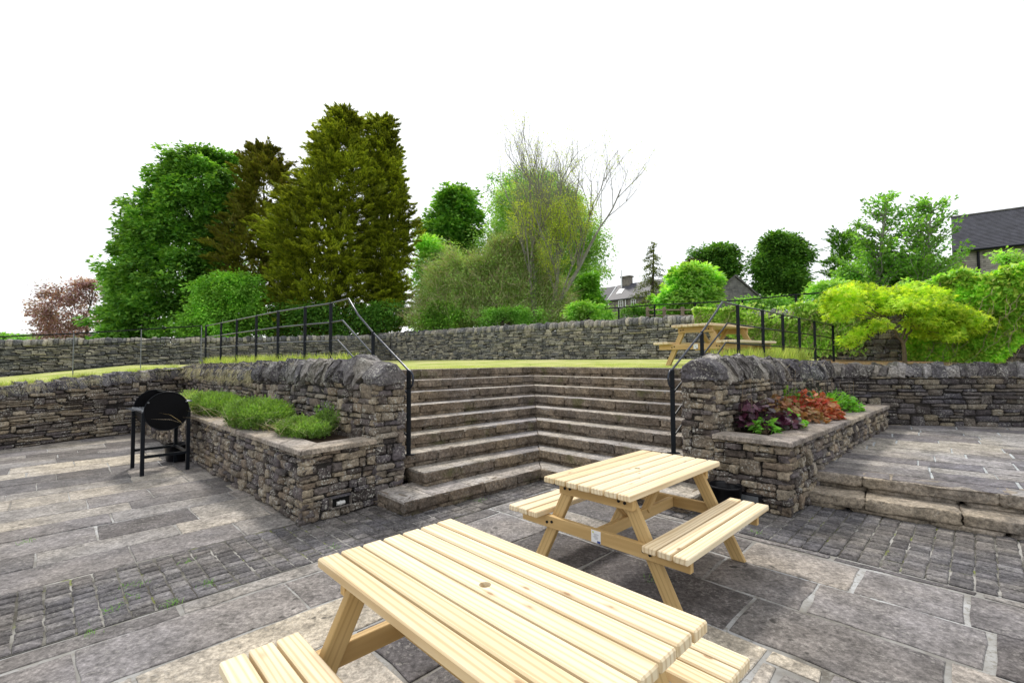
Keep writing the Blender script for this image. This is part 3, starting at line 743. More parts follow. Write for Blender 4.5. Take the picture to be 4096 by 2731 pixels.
# ---------------------------------------------------------------- buckets
def bucket(loc, r, h, label):
    o = empty('bucket', loc, label=label, cat='bucket')
    mb = MB(); add_lathe(mb, [(r * .02, .001), (r * .8, .001), (r * .82, .01), (r * .97, h * .9), (r * 1.03, h * .9), (r * 1.05, h), (r * .99, h * 1.0), (r * .95, h * .9), (r * .79, .02), (r * .02, .02)], n=40)
    b = mb.build('body', M_plastic, o, smooth=True)
    mb = MB(); t = np.linspace(0, np.pi, 16); add_tube(mb, np.column_stack([np.cos(t) * r * 1.05, -np.sin(t) * r * .9, h * .92 - np.sin(t) * .05 * 1.0]), .005, 6)
    hd = mb.build('handle', M_black, o, smooth=True); hd.rotation_euler = (0, 0, rng.uniform(0, 6)); return o
bucket((2.36, 5.24, .0), .17, .27, 'black bucket standing by the right pillar behind the middle picnic table')
bucket((-5.66, 7.98, 0), .21, .28, 'black bucket standing behind the barbecue legs')

# ---------------------------------------------------------------- picnic tables
def beam(name, p0, p1, wd, th, m, parent, up=(0, 0, 1), b=.004):
    """object with local X along p0->p1, th along 'up'-ish axis"""
    p0, p1 = Vector(p0), Vector(p1); x = (p1 - p0); L = x.length; x.normalize(); z = Vector(up); z = (z - x * z.dot(x)).normalized(); y = z.cross(x)
    V, Fc = cbox((L / 2, wd / 2, th / 2), b); mb = MB(); mb.add(V, Fc); o = mb.build(name, m, parent)
    M3 = Matrix((x, y, z)).transposed().to_4x4(); M3.translation = (p0 + p1) / 2; o.matrix_local = M3; return o
def boards(name, z, ys, wd, L, m, parent, hole=False, th=.044):
    mb = MB()
    for y, w_ in zip(ys, wd):
        V, Fc = cbox((L / 2 + rng.uniform(-.003, .003), w_ / 2, th / 2), .006); mb.add(V + np.array([0, y, 0]), Fc)
    o = mb.build(name, m, parent); o.location = (0, 0, z)
    if hole:
        o.location = (0, 0, z); o.parent = None
        cb = MB(); add_tube(cb, [(0, 0, -.1), (0, 0, .1)], .025, 24); c_ = cb.build('cut', m)
        md = o.modifiers.new('h', 'BOOLEAN'); md.object = c_; md.operation = 'DIFFERENCE'; md.solver = 'EXACT'
        c_.location = (0, 0, z); bpy.context.view_layer.update(); dg = bpy.context.evaluated_depsgraph_get()
        me = bpy.data.meshes.new_from_object(o.evaluated_get(dg)); me.name = name; o.modifiers.clear(); o.data = me
        bpy.data.objects.remove(c_); o.parent = parent; o.location = (0, 0, z)
    return o
def picnic_table(loc, rz, label, sign, z=0.):
    t = empty('picnic_table', (loc[0], loc[1], z), rz, label=label, cat='picnic table', group='pine picnic tables')
    L = 1.5; n = 7; Wt = .773; bw = (Wt - 6 * .013) / n; ys = [-Wt / 2 + bw / 2 + i * (bw + .013) for i in range(n)]
    boards('table_top', .75 - .022, ys, [bw] * n, L, M_wood, t, True)
    for s in (-1, 1):
        sw = (.78 - .467 - 2 * .013) / 3; sy = [s * (.467 + sw / 2 + i * (sw + .013)) for i in range(3)]
        boards('seat', .449 - .022, sy, [sw] * 3, L, M_wood, t)
    xe = .56
    for e in (-1, 1):
        x = e * xe
        beam('top_bearer', (x + e * .045, -.33, .655), (x + e * .045, .33, .655), .044, .095, M_wood2, t)
        beam('seat_bearer', (x + e * .045, -.74, .356), (x + e * .045, .74, .356), .044, .095, M_wood2, t)
        for s in (-1, 1):
            p0 = Vector((x, s * .24, .70)); p1 = Vector((x, s * .60, .0)); d = (p1 - p0).normalized()
            # leg cut level with the ground
            yb = .095 / 2 / abs(d.z); hx = .022; V = []; 
            for (yc, zc) in ((p0.y, p0.z), (p1.y, 0.)):
                for sx in (-1, 1):
                    for sy_ in (-1, 1): V.append((x + sx * hx, yc + sy_ * yb, zc))
            mbl = MB(); Fc = [[0, 1, 3, 2], [4, 6, 7, 5], [0, 4, 5, 1], [2, 3, 7, 6], [0, 2, 6, 4], [1, 5, 7, 3]]
            # local frame with X along the leg
            o = mbl; V = np.array(V); ctr = V.mean(0); xx = np.array(d); yy = np.cross(np.array([1., 0, 0]), xx); B = np.array([xx, yy, np.cross(xx, yy)])
            mbl.add((V - ctr) @ B.T, Fc); lg = mbl.build('leg', M_wood2, t); M4 = Matrix(B.T.tolist()).to_4x4(); M4.translation = Vector(ctr); lg.matrix_local = M4
            bm_ = bpy.data.meshes.new('tmp'); bpy.data.meshes.remove(bm_)
            md = lg.modifiers.new('bevel', 'BEVEL'); md.width = .004; md.segments = 1
        for (y, zz) in ((-.27, .655), (-.22, .66), (.27, .655), (.22, .66), (-.41, .362), (-.46, .35), (.41, .362), (.46, .35)):
            mb = MB(); xx = x + e * .045 + e * .022; add_tube(mb, [(xx, y, zz), (xx + e * .008, y, zz)], .011, 10); mb.build('bolt', M_black, t)
    beam('stretcher', (-xe - .02, 0, .352), (xe + .02, 0, .352), .044, .09, M_wood2, t)
    for e in (-1, 1): beam('brace', (e * .12, .0, .37), (e * .50, .0, .70), .07, .044, M_wood2, t, up=(-e * .6, 0, .8))
    if sign:
        x = -(xe + .045 + .0235)
        sg = MB(); add_box(sg, (x, -.02, .357), (.0015, .042, .044), .0005); s_ = sg.build('notice', M_white, t)
        sg = MB()
        for (yy, zz, hy, hz) in ((.0, .384, .012, .004), ): pass
        add_box(sg, (x - .002, -.046, .322), (.0006, .014, .008), .0002); sg.build('blue_logo', M_blue, s_)
        sg = MB()
        for i in range(6): add_box(sg, (x - .002, -.02 + rng.uniform(-.004, .004), .375 - i * .007), (.0004, .024 - .006 * (i % 3), .0012), .0001)
        sg.build('print_lines', simple('grey_print', (.3, .3, .34), .6, .1, 5, 0), s_)
        sg = MB(); add_tube(sg, [(x - .0016, .005, .386), (x - .0026, .005, .386)], .007, 12); sg.build('sun_logo', M_green_print, s_)
    return t
picnic_table((-.1166, 1.9528), 2.3424, 'large pine picnic table nearest the camera, cut by the bottom edge', False)
picnic_table((1.0476, 3.9664), .7762, 'pine picnic table in the middle with a small white notice, in front of the steps', True)
T3 = picnic_table((3.74, 8.66), R_(37), 'pine picnic table up on the lawn behind the right handrail', True, z=1.52)

# ---------------------------------------------------------------- handrails
def line_pt(px, q, d):
    """plan point on line q+t d seen at column px (at eye level)"""
    r = _ray(px, 824); return meet((0, 0), (r[0], r[1]), q, d)
def railing(name, q, d, posts, knee, end, zt, side, label, ext):
    o = empty(name, (*q, 0), label=label, cat='handrail')
    P = [(line_pt(px, q, d)) for px in posts]
    zl = lambda p: float(lawn_z(*p))
    zz = [zt(i) for i in range(len(posts))]
    top = [(*p, z) for p, z in zip(P, zz)]
    kp = [(*line_pt(px, q, d), z) for px, z in knee]
    ep = line_pt(end[0], q, d); ez = end[1]
    path = ([ext] if ext else []) + top[:-1] + kp + [top[-1]] + [(*ep, ez)]
    # end loop curls forward and down
    t = np.linspace(0, np.pi * 1.0, 10); dn = -np.array(d) if (np.array(d) @ np.array([0, 1])) > 0 else np.array(d)
    loop = [(*(ep + dn * (.095 * math.sin(a))), ez - .11 + .11 * math.cos(a)) for a in t]
    mb = MB(); add_tube(mb, path + loop[1:], .0135, 10); child(mb.build('top_rail', M_rail, smooth=True), o)
    ang = math.atan2(d[1], d[0])
    for i, (p, z) in enumerate(zip(P, zz)):
        last = i == len(P) - 1; zb = zl(p) - .05 if not last else 1.0
        mb = MB(); add_box(mb, (p[0], p[1], (zb + z) / 2), (.024, .011, (z - zb) / 2), .003, ang + R_(45) * side)
        add_tube(mb, [(p[0], p[1], z - .015), (p[0], p[1], z + .017)], .018, 10); child(mb.build('post', M_black), o)
    mb = MB(); zb = 3 * RISE; add_box(mb, (ep[0], ep[1], (zb + ez) / 2), (.027, .013, (ez - zb) / 2), .003, ang + R_(45) * side); child(mb.build('post', M_black), o)
    mb = MB(); add_box(mb, (ep[0], ep[1], zb + .006), (.075, .03, .006), .002, ang + R_(45) * side); child(mb.build('base_plate', M_black), o)
    # flat bars below the rail
    slope_top = np.array(top[-1]); e3 = np.array([ep[0], ep[1], ez])
    for dz, kneepx in ((-.30, end[2]), (-.59, end[3])):
        kk = line_pt(kneepx, q, d); ktop = np.array([*kk, zz[-2] + dz + .01])
        pts = ([tuple(np.array(ext) + [0, 0, dz])] if ext else []) + [(p[0], p[1], z + dz) for p, z in zip(P[:-1], zz[:-1])] + [tuple(ktop), (*ep, ez + dz)]
        mb = MB(); add_tube(mb, pts, .013, 6); child(mb.build('bar', M_rail if side > 0 else M_black), o)
    mb = MB(); add_tube(mb, [(*P[-1], zz[-1] - .83), (*ep, ez - .83)], .012, 6); child(mb.build('bar', M_black), o)
    return o
offL = np.array([-nL[0], -nL[1]]); qL = PL1 + offL * .09
railing('handrail', qL, dL, [472, 507, 543, 588, 638, 700, 759, 857], [(800, 2.58), (822, 2.32)], (939, 1.54, 786, 775),
        lambda i: [2.60, 2.60, 2.60, 2.60, 2.60, 2.58, 2.56, 2.045][i], 1, 'black metal handrail along the left side of the steps, curled end', None)
qR = PR1 - nR * .09
railing('handrail', qR, dR, [1915, 1873, 1838, 1800, 1754, 1697, 1613], [(1662, 2.49), (1650, 2.36)], (1543, 1.53, 1673, 1668),
        lambda i: [2.42, 2.44, 2.45, 2.46, 2.47, 2.48, 2.02][i], -1, 'black metal handrail along the right side of the steps, curled end', None)

# thin fence on the left wall top
fn = empty('metal_fence', (-8.8, 13, 1.3), label='thin dark estate fence of four bars on the sloping grass at far left', cat='fence')
FP = [(463, 748, 13.1), (325, 757, 12.2), (170, 766, 11.25), (-10, 774, 10.3), (-190, 786, 9.4)]
tp = [atY(*q) for q in FP]
for i, lev in enumerate((0, .27, .53, .8)):
    mb = MB(); add_tube(mb, [p - np.array([0, 0, lev * 1.08]) for p in tp], .017 if i == 0 else .014, 6); child(mb.build('rail', M_black), fn)
for p in tp:
    mb = MB(); z0 = float(lawn_z(p[0], p[1])) - .1; z0 = min(z0, p[2] - .95); add_box(mb, (p[0], p[1], (z0 + p[2]) / 2), (.009, .02, (p[2] - z0) / 2), .002, R_(30)); child(mb.build('post', M_steel), fn)
# estate fence behind the boundary wall
fn = empty('metal_fence', (4, 19, 2.5), label='black estate fence rising to the right behind the boundary wall', cat='fence')
tp = []
for px, py in ((1290, 716), (1421, 706.6), (1503, 700.4), (1597, 696), (1705, 689.5), (1828, 677), (1960, 667), (2110, 655)):
    r = _ray(px, py); g = meet((0, 0), (r[0], r[1]), (12, 12), (1, -1)); tp.append(atY(px, py, g[1]))
for lev in (0, .62):
    mb = MB(); add_tube(mb, [p - np.array([0, 0, lev]) for p in tp], .024, 6); child(mb.build('rail', M_black), fn)
for p in tp[1:]:
    mb = MB(); add_box(mb, (p[0], p[1], p[2] - .55), (.03, .02, .57), .003, 0); child(mb.build('post', M_black), fn)
# wooden fence scraps behind wall
fn = empty('wooden_fence', (6, 22, 2.5), label='weathered wooden post and rail fence just above the boundary wall', cat='fence')
a, b = atY(1487, 712, 19.5), atY(1600, 712, 18.)
for dz in (0, -.22):
    mb = MB(); add_tube(mb, [a + [0, 0, dz], b + [0, 0, dz]], .035, 6); child(mb.build('rail', M_timber), fn)
for t in (0, .36, .73, 1):
    p = a + (b - a) * t; mb = MB(); add_box(mb, (p[0], p[1], p[2] - .3), (.06, .05, .42), .01); child(mb.build('post', M_timber), fn)

# ---------------------------------------------------------------- barbecue
def barbecue():
    A = np.array([-5.984, 7.416]); B = np.array([-5.41, 6.88]); C = np.array([-5.029, 7.288])
    ex = unit(C - B); ey = unit(A - B)
    o = empty('barbecue', (*B, 0), label='black oil drum barbecue on a tall steel stand against the left planter', cat='barbecue')
    W_, D_ = np.linalg.norm(C - B), np.linalg.norm(A - B); ang = math.atan2(ex[1], ex[0])
    P = lambda x, y: B + ex * x + ey * y
    for (x, y) in ((0, 0), (W_, 0), (0, D_), (W_, D_)):
        mb = MB(); p = P(x, y); add_box(mb, (p[0], p[1], .46), (.024, .024, .46), .003, ang); child(mb.build('leg', M_black), o)
    mb = MB()
    for (x0, y0, x1, y1) in ((0, 0, W_, 0), (0, D_, W_, D_), (W_, 0, W_, D_)):
        for z in (.27,):
            m_ = (P(x0, y0) + P(x1, y1)) / 2; l = np.linalg.norm(P(x0, y0) - P(x1, y1)) / 2 - .024; aa = ang if y0 == y1 else ang + R_(90)
            add_box(mb, (m_[0], m_[1], z), (l, .015, .02), .002, aa)
    child(mb.build('cross_bars', M_black), o)
    mb = MB()
    for (x0, y0, x1, y1) in ((0, 0, 0, D_), (W_, 0, W_, D_)):
        m_ = (P(x0, y0) + P(x1, y1)) / 2; l = np.linalg.norm(P(x0, y0) - P(x1, y1)) / 2 + .02
        add_box(mb, (m_[0], m_[1], .935), (l, .02, .015), .002, ang + R_(90))
    child(mb.build('frame_rails', M_steel), o)
    r = W_ / 2 - .0; cz = .925; cx = W_ / 2
    def disc(y, th, name, m):
        mb = MB(); a = np.linspace(0, 2 * np.pi, 48, endpoint=False); c = P(cx, y); c2 = P(cx, y + th)
        mk = lambda cc, rr: [(*(cc + ex * (rr * math.cos(t))), cz + rr * math.sin(t) * 1.03) for t in a]
        V = mk(c, r - .006) + mk(P(cx, y + .004), r) + mk(c2, r); n = 48
        Fc = [list(range(n))] + [[i, n + i, n + (i + 1) % n, (i + 1) % n] for i in range(n)] + [[n + i, 2 * n + i, 2 * n + (i + 1) % n, n + (i + 1) % n] for i in range(n)] + [list(range(2 * n, 3 * n))[::-1]]
        mb.add(V, Fc); return child(mb.build(name, m), o)
    disc(-.03, .012, 'end_plate', M_drum); disc(D_ + .02, .012, 'end_plate', M_drum)
    for y in (-.034, D_ + .018):
        mb = MB(); a = np.linspace(0, 2 * np.pi, 49); add_tube(mb, [(*(P(cx, y) + ex * (r * math.cos(t))), cz + r * 1.03 * math.sin(t)) for t in a], .006, 6, False); child(mb.build('rim', M_black, smooth=True), o)
    # lower shell and raised lid rolled to the back
    def shell(t0, t1, rr, name):
        mb = MB(); a = np.linspace(R_(t0), R_(t1), 25); V = []
        for y in (-.018, D_ + .02):
            for q in (rr, rr - .004): V += [(*(P(cx, y) + ex * (q * math.cos(t))), cz + q * 1.03 * math.sin(t)) for t in a]
        n = 25; Fc = []
        for i in range(n - 1):
            Fc += [[i, i + 1, 2 * n + i + 1, 2 * n + i], [n + i + 1, n + i, 3 * n + i, 3 * n + i + 1]]
        mb.add(V, Fc); return child(mb.build(name, M_drum, smooth=True), o)
    shell(178, 362, r - .004, 'barrel'); shell(-5, 88, r - .014, 'lid')
    mb = MB()
    for k in range(3):
        p0 = P(cx - .2, .08 + k * .22); p1 = P(-.13, .08 + k * .22); add_tube(mb, [(*p0, .955), (*p1, .955)], .005, 5)
    for k in range(14):
        x = .03 + k * (W_ - .06) / 13; add_tube(mb, [(*P(x, 0), .95), (*P(x, D_), .95)], .003, 5)
    child(mb.build('grill', M_steel), o)
    for (x, z) in ((.05, .14), (W_ - .04, .13)):
        mb = MB(); q = P(x, -.04); add_tube(mb, [(*q, cz + z), (*(q - ey * .012), cz + z)], .012, 10); child(mb.build('bolt', M_steel), o)
    mb = MB(); q = P(W_ + .0, .1); q2 = P(W_ + .0, D_ - .1); add_tube(mb, [(*q, cz + .12), (*(q + ex * .06), cz + .12), (*(q2 + ex * .06), cz + .12), (*q2, cz + .12)], .01, 8); child(mb.build('handle', M_steel), o)
barbecue()
# ================================================================ vegetation
DIA = np.array([(0, 0, 0), (.5, .3, .06), (1, 0, 0), (.5, -.3, .06)]); DIAF = [[0, 3, 2, 1]]
NAR = np.array([(0, 0, 0), (.45, .15, .05), (1, 0, 0), (.45, -.15, .05)])
BLADE = np.array([(0, .02, 0), (0, -.02, 0), (.5, -.016, .03), (1, 0, .0), (.5, .016, .03)]); BLADEF = [[0, 1, 2, 4], [4, 2, 3]]
def lobed(n, deep, w=1., seed=0):
    V = [(0, 0, 0)]
    k = n * 2 - 1
    for i in range(k):
        a = -2.2 + 4.4 * i / (k - 1); r = 1. if i % 2 == 0 else deep
        r *= .55 + .45 * math.cos(a * .62)
        V.append((r * math.cos(a) * .9 + .05, r * math.sin(a) * w * .8, .08 * (i % 2) - .1 * abs(math.sin(a))))
    return np.array(V), [[0, i, i + 1] for i in range(1, k)]
STAR = lobed(5, .32); IVY = lobed(3, .72, .9); HEU = lobed(5, .86, 1.); SYC = lobed(3, .55, 1.)
def leaves(mb, C, D, size, proto=(DIA, DIAF), up=.4, curl=0.):
    C = np.asarray(C, float); N = len(C); PV, PF = proto
    D = D / np.maximum(np.linalg.norm(D, axis=1, keepdims=True), 1e-9)
    n = rng.normal(0, 1, (N, 3)); n[:, 2] = np.abs(n[:, 2]); n += np.array([0, 0, up * 3]); n -= D * (n * D).sum(1, keepdims=True); n /= np.maximum(np.linalg.norm(n, axis=1, keepdims=True), 1e-9)
    y = np.cross(n, D); S = np.broadcast_to(size, (N,))[:, None, None] if np.ndim(size) else np.full((N, 1, 1), size)
    X = C[:, None, :] + S * (PV[None, :, 0:1] * D[:, None] + PV[None, :, 1:2] * y[:, None] + PV[None, :, 2:3] * n[:, None])
    mb.inst(None, PF, X)
def rnd_dir(N): d = rng.normal(0, 1, (N, 3)); return d / np.linalg.norm(d, axis=1, keepdims=True)
def branch(mb, p0, p1, r0, r1, wob=.05, n=6, sides=6, sag=0.):
    p0, p1 = np.array(p0, float), np.array(p1, float); t = np.linspace(0, 1, n)[:, None]; L = np.linalg.norm(p1 - p0)
    P = p0 + (p1 - p0) * t; P[1:-1] += rng.normal(0, wob * L / n, (n - 2, 3)); P[:, 2] += sag * L * np.sin(np.pi * t[:, 0])
    add_tube(mb, P, r0 + (r1 - r0) * t[:, 0], sides, False); return P
import zlib
def reseed(t):
    global rng
    rng = np.random.default_rng(zlib.crc32(t.encode()))
def crown_tree(name, label, cat, Y, prof, K, cr, nl, ls, lm, bark, style='broad', depth=.8, inner=.45, base=None, zbase=2.4, trunk_r=.22, group=None, parent_trunk=True, proto=None, front=.68, limbs=14, flat=.75, lumpy=.3):
    """prof: list of (v, uL, uR) in photo pixels, top to bottom, at distance Y"""
    reseed(label); prof = sorted(prof); vs = np.array([p[0] for p in prof]); uL = np.array([p[1] for p in prof]); uR = np.array([p[2] for p in prof])
    zs = np.array([atY((a + b) / 2, v, Y)[2] for v, a, b in prof]); xl = np.array([atY(a, v, Y)[0] for v, a, b in prof]); xr = np.array([atY(b, v, Y)[0] for v, a, b in prof])
    o_ = np.argsort(zs); zs, xl, xr = zs[o_], xl[o_], xr[o_]
    zz = rng.uniform(zs[0], zs[-1], K * 6); hw = (np.interp(zz, zs, xr) - np.interp(zz, zs, xl)) / 2
    keep = rng.uniform(0, hw.max(), K * 6) < hw * 1.0 + hw.max() * .05; zz = zz[keep][:K]; hw = hw[keep][:K]; n = len(zz); xc = (np.interp(zz, zs, xr) + np.interp(zz, zs, xl)) / 2
    th = rng.uniform(0, 2 * np.pi, n); fr = rng.random(n) < front; th = np.where(fr, -np.abs(((th + np.pi) % (2 * np.pi)) - np.pi), th)
    rho = np.sqrt(rng.uniform(inner ** 2, 1, n)); he = np.maximum(hw - cr * .5, hw * .22) / (1 + lumpy * .5)
    ph = rng.uniform(0, 6, 3); zh = (zz - zs[0]) / (zs[-1] - zs[0]) * 6; lump = 1 + lumpy * (.55 * np.sin(2 * th + zh * 1.9 + ph[0]) + .4 * np.sin(4 * th - zh * 2.7 + ph[1]) + .5 * np.sin(zh * 2.3 + 3 * np.cos(th) + ph[2])) + rng.normal(0, lumpy * .3, n); ext = rng.random(n) < .07; lump = np.where(ext, lump + .18, lump)
    sx, sy = np.cos(th) * rho * lump, np.sin(th) * rho * lump
    zz = zz + rng.normal(0, cr * .3, n) + .35 * cr * np.sin(3 * th + ph[1])
    C = np.column_stack([xc + he * sx, Y + he * depth * sy, np.minimum(zz, zs[-1] - cr * .85)])
    out = np.column_stack([sx, sy, np.zeros(n)])
    ctr = (xl[len(xl) // 2] + xr[len(xr) // 2]) / 2
    bx = atY(*(base or ((uL[-1] + uR[-1]) / 2, vs[-1])), Y)[0]
    root = empty(name, (bx, Y, zbase), label=label, cat=cat, group=group)
    mb = MB(); m = n * nl
    ci = np.repeat(np.arange(n), nl); crr = cr * np.where(ext, .5, rng.uniform(.55, 1.25, n))
    if style == 'broad':
        q = rnd_dir(m) * (rng.random(m) ** .42)[:, None] * crr[ci][:, None]; q[:, 2] *= flat
        D = q + out[ci] * crr[ci][:, None] * .5; D[:, 2] -= .35 * crr[ci]
        D += rnd_dir(m) * cr * .35
        leaves(mb, C[ci] + q, D, ls * rng.uniform(.6, 1.3, m), proto or (DIA, DIAF), .35)
    else:      # conifer sprays
        od = out + rng.normal(0, .35, (n, 3)); od[:, 2] += .25 if style == 'upspray' else -.15; od /= np.linalg.norm(od, axis=1, keepdims=True)
        t = rng.random(m); side = rnd_dir(m) * np.array([1, 1, .45]); side *= ((1 - t) * .42 + .05)[:, None] * crr[ci][:, None]
        pos = C[ci] + od[ci] * ((t - .35) * 1.5 * crr[ci])[:, None] + side
        D = od[ci] * .8 + side / cr * .9 + rnd_dir(m) * .35; D[:, 2] += .1
        leaves(mb, pos, D, ls * rng.uniform(.6, 1.3, m), proto or (NAR, DIAF), .5)
    loc = np.array([bx, Y, zbase])
    cro = mb.build('crown', lm, None, origin=loc); cro.parent = root; cro.location = (0, 0, 0)
    tb = MB(); top = np.array([(xl[-1] + xr[-1]) / 2, Y, zs[-1] - (zs[-1] - zs[0]) * .08]); 
    P = branch(tb, (bx, Y, zbase - .3), top, trunk_r, trunk_r * .12, .12, 9, 8)
    for i in rng.choice(n, min(limbs, n), False):
        tz = np.clip((C[i][2] - zbase) / (top[2] - zbase) * .75, .12, .95); k = tz * 8; k0 = int(k); s = P[k0] + (P[min(k0 + 1, 8)] - P[k0]) * (k - k0)
        branch(tb, s, C[i], trunk_r * .35 * (1 - tz) + .02, .012, .12, 6, 5, .06)
    tr = tb.build('trunk', bark, None, True, origin=loc); tr.parent = root; tr.location = (0, 0, 0)
    return root
G = lambda *c: list(c)
L_syc = leaf_mat('sycamore_leaf', G((.03, .08, .014), (.065, .15, .022), (.12, .22, .035), (.06, .15, .03)), .35, .35, .45)
L_con = leaf_mat('cypress_leaf', G((.035, .05, .008), (.085, .11, .012), (.17, .19, .02), (.13, .15, .02)), .42, .45, .45, gain=2.5)
L_con2 = leaf_mat('dark_cypress_leaf', G((.045, .05, .01), (.08, .085, .012), (.12, .13, .015), (.1, .075, .02)), .2, .45, .5)
L_bush = leaf_mat('hedge_leaf', G((.05, .13, .015), (.09, .2, .025), (.15, .28, .04)), .3, .4, .7)
L_light = leaf_mat('light_leaf', G((.1, .2, .03), (.16, .3, .05), (.22, .36, .09), (.13, .26, .06)), .4, .35, .6)
L_mid = leaf_mat('mid_leaf', G((.06, .14, .02), (.1, .21, .035), (.15, .28, .06)), .35, .4, .5)
L_willow = leaf_mat('willow_leaf', G((.09, .17, .035), (.13, .23, .05), (.18, .28, .09), (.13, .2, .06)), .4, .3, .6)
L_dark = leaf_mat('dark_leaf', G((.02, .06, .01), (.045, .11, .015), (.08, .16, .025)), .3, .3, .35)
L_scrub = leaf_mat('scrub_leaf', G((.09, .15, .035), (.14, .22, .055), (.17, .22, .08), (.1, .19, .04), (.2, .27, .1)), .35, .3, .9, gain=2.)
L_bud = leaf_mat('bud_leaf', G((.18, .25, .03), (.28, .36, .05), (.12, .17, .03)), .4, .2, 1.)
L_pink = leaf_mat('cherry_blossom', G((.3, .17, .22), (.42, .27, .33), (.2, .1, .1), (.14, .11, .07), (.55, .4, .47)), .35, .3, .8, gain=1.4)
L_copper = leaf_mat('copper_leaf', G((.05, .035, .02), (.07, .045, .025), (.05, .06, .02)), .2, .3, .5, gain=1)
L_maple = leaf_mat('maple_leaf', G((.24, .4, .03), (.34, .5, .045), (.46, .56, .06), (.18, .34, .03)), .5, .25, 1.5, gain=1.4)
L_ivy = leaf_mat('ivy_leaf', G((.07, .15, .018), (.12, .22, .03), (.2, .33, .05), (.26, .36, .1), (.14, .22, .05)), .35, .3, 1.6, .45)
L_ivyb = leaf_mat('bright_ivy_leaf', G((.1, .22, .02), (.17, .32, .035), (.27, .42, .06)), .4, .35, 1.6, .45)
L_lav = leaf_mat('lavender_leaf', G((.1, .2, .03), (.16, .3, .05), (.22, .36, .08), (.14, .22, .08)), .3, .4, 3., gain=1.1)
L_grass = leaf_mat('grass_blade', G((.16, .24, .04), (.28, .34, .08), (.38, .4, .14), (.2, .32, .05)), .35, .25, 2., gain=1.6)
L_straw = leaf_mat('straw_blade', G((.44, .37, .24), (.5, .43, .3), (.3, .32, .14), (.42, .36, .26)), .08, .25, 2., gain=1.25)
L_twigm = leaf_mat('twig_blade', G((.38, .3, .21), (.46, .38, .28), (.28, .22, .15)), .2, .2, 2., gain=1.3)

TB = 'trees beyond the boundary wall'
# --- left group
crown_tree('sycamore_tree', 'large deep green sycamore at the left end of the tall trees, beside the pink cherry', 'tree', 34,
    [(345, 470, 560), (400, 335, 580), (470, 300, 590), (540, 285, 590), (610, 250, 580), (690, 225, 560), (782, 215, 545)], 900, .85, 80, .24, L_syc, M_bark, base=(400, 780), zbase=1.6, group=TB, proto=SYC, flat=.6)
crown_tree('cypress_tree', 'brownish green cypress standing between the sycamore and the tallest conifer', 'tree', 33,
    [(333, 575, 640), (380, 545, 690), (450, 515, 720), (540, 490, 730), (610, 480, 720), (700, 500, 700), (770, 520, 700)], 1200, .62, 110, .23, L_con2, M_bark, 'upspray', base=(610, 770), zbase=1.7, group=TB)
crown_tree('cypress_tree', 'tallest olive green conifer with a pointed top left of the twin spire', 'tree', 30.5,
    [(250, 770, 815), (285, 735, 850), (350, 690, 880), (430, 650, 890), (520, 610, 890), (620, 590, 890), (700, 600, 890), (772, 640, 890)], 2100, .62, 120, .22, L_con, M_bark, 'upspray', base=(770, 770), zbase=1.7, group=TB, limbs=20, lumpy=.26, inner=.15)
crown_tree('cypress_tree', 'olive conifer with the second, right-hand spire beside the tallest one', 'tree', 31.5,
    [(265, 860, 890), (310, 835, 925), (390, 820, 945), (470, 825, 955), (560, 820, 965), (650, 815, 965), (760, 830, 945)], 1200, .6, 115, .22, L_con, M_bark, 'upspray', base=(885, 765), zbase=1.7, group=TB, limbs=20, lumpy=.3, inner=.15)
crown_tree('hedge_tree', 'bright green bushy tree in front of the dark conifers above the left wall', 'tree', 27.5,
    [(622, 500, 590), (660, 455, 612), (710, 428, 625), (780, 405, 640)], 240, .7, 95, .17, L_bush, M_bark, base=(520, 780), zbase=1.6, group=TB)
crown_tree('cherry_tree', 'pink flowering cherry at far left, small, behind the wall', 'tree', 38,
    [(636, 185, 245), (662, 125, 250), (690, 75, 255), (715, 58, 255), (760, 80, 245), (785, 90, 240)], 230, .7, 60, .18, L_pink, M_bark, base=(190, 785), zbase=1.4, group=TB, inner=.2, trunk_r=.15)
crown_tree('hedge', 'low dark green undergrowth beneath the conifers behind the wall', 'hedge', 28.5,
    [(690, 640, 960), (720, 600, 960), (775, 560, 960)], 170, .6, 70, .17, L_dark, M_bark, base=(800, 770), zbase=1.7, depth=.2)
# --- centre
crown_tree('sycamore_tree', 'rounded green sycamore just right of the olive conifers', 'tree', 40,
    [(428, 1030, 1085), (460, 985, 1110), (520, 965, 1118), (590, 960, 1110), (680, 960, 1100), (760, 960, 1100)], 380, 1.0, 85, .28, L_syc, M_bark, base=(1040, 760), zbase=2, group=TB, proto=SYC)
crown_tree('lime_tree', 'pale green tree low between the olive conifer and the scrub', 'tree', 34,
    [(540, 955, 1010), (590, 945, 1060), (660, 945, 1080), (745, 950, 1080)], 200, .8, 90, .22, L_light, M_bark, base=(1000, 745), zbase=2, group=TB)
crown_tree('ash_tree', 'broad fresh green tree with a tall rounded crown behind the bare stems', 'tree', 44,
    [(392, 1180, 1230), (425, 1105, 1330), (480, 1105, 1360), (540, 1095, 1392), (610, 1090, 1402), (680, 1100, 1402), (735, 1120, 1390)], 900, .85, 75, .2, L_mid, M_bark, base=(1250, 735), zbase=2.4, group=TB, limbs=26)
crown_tree('willow_tree', 'yellow green finely leaved tree behind the scrub bush', 'tree', 37,
    [(425, 1170, 1320), (475, 1105, 1370), (540, 1080, 1400), (620, 1050, 1410), (725, 1050, 1405)], 1150, .85, 75, .18, L_willow, M_bark, base=(1200, 730), zbase=2.4, group=TB, limbs=26, depth=.5)
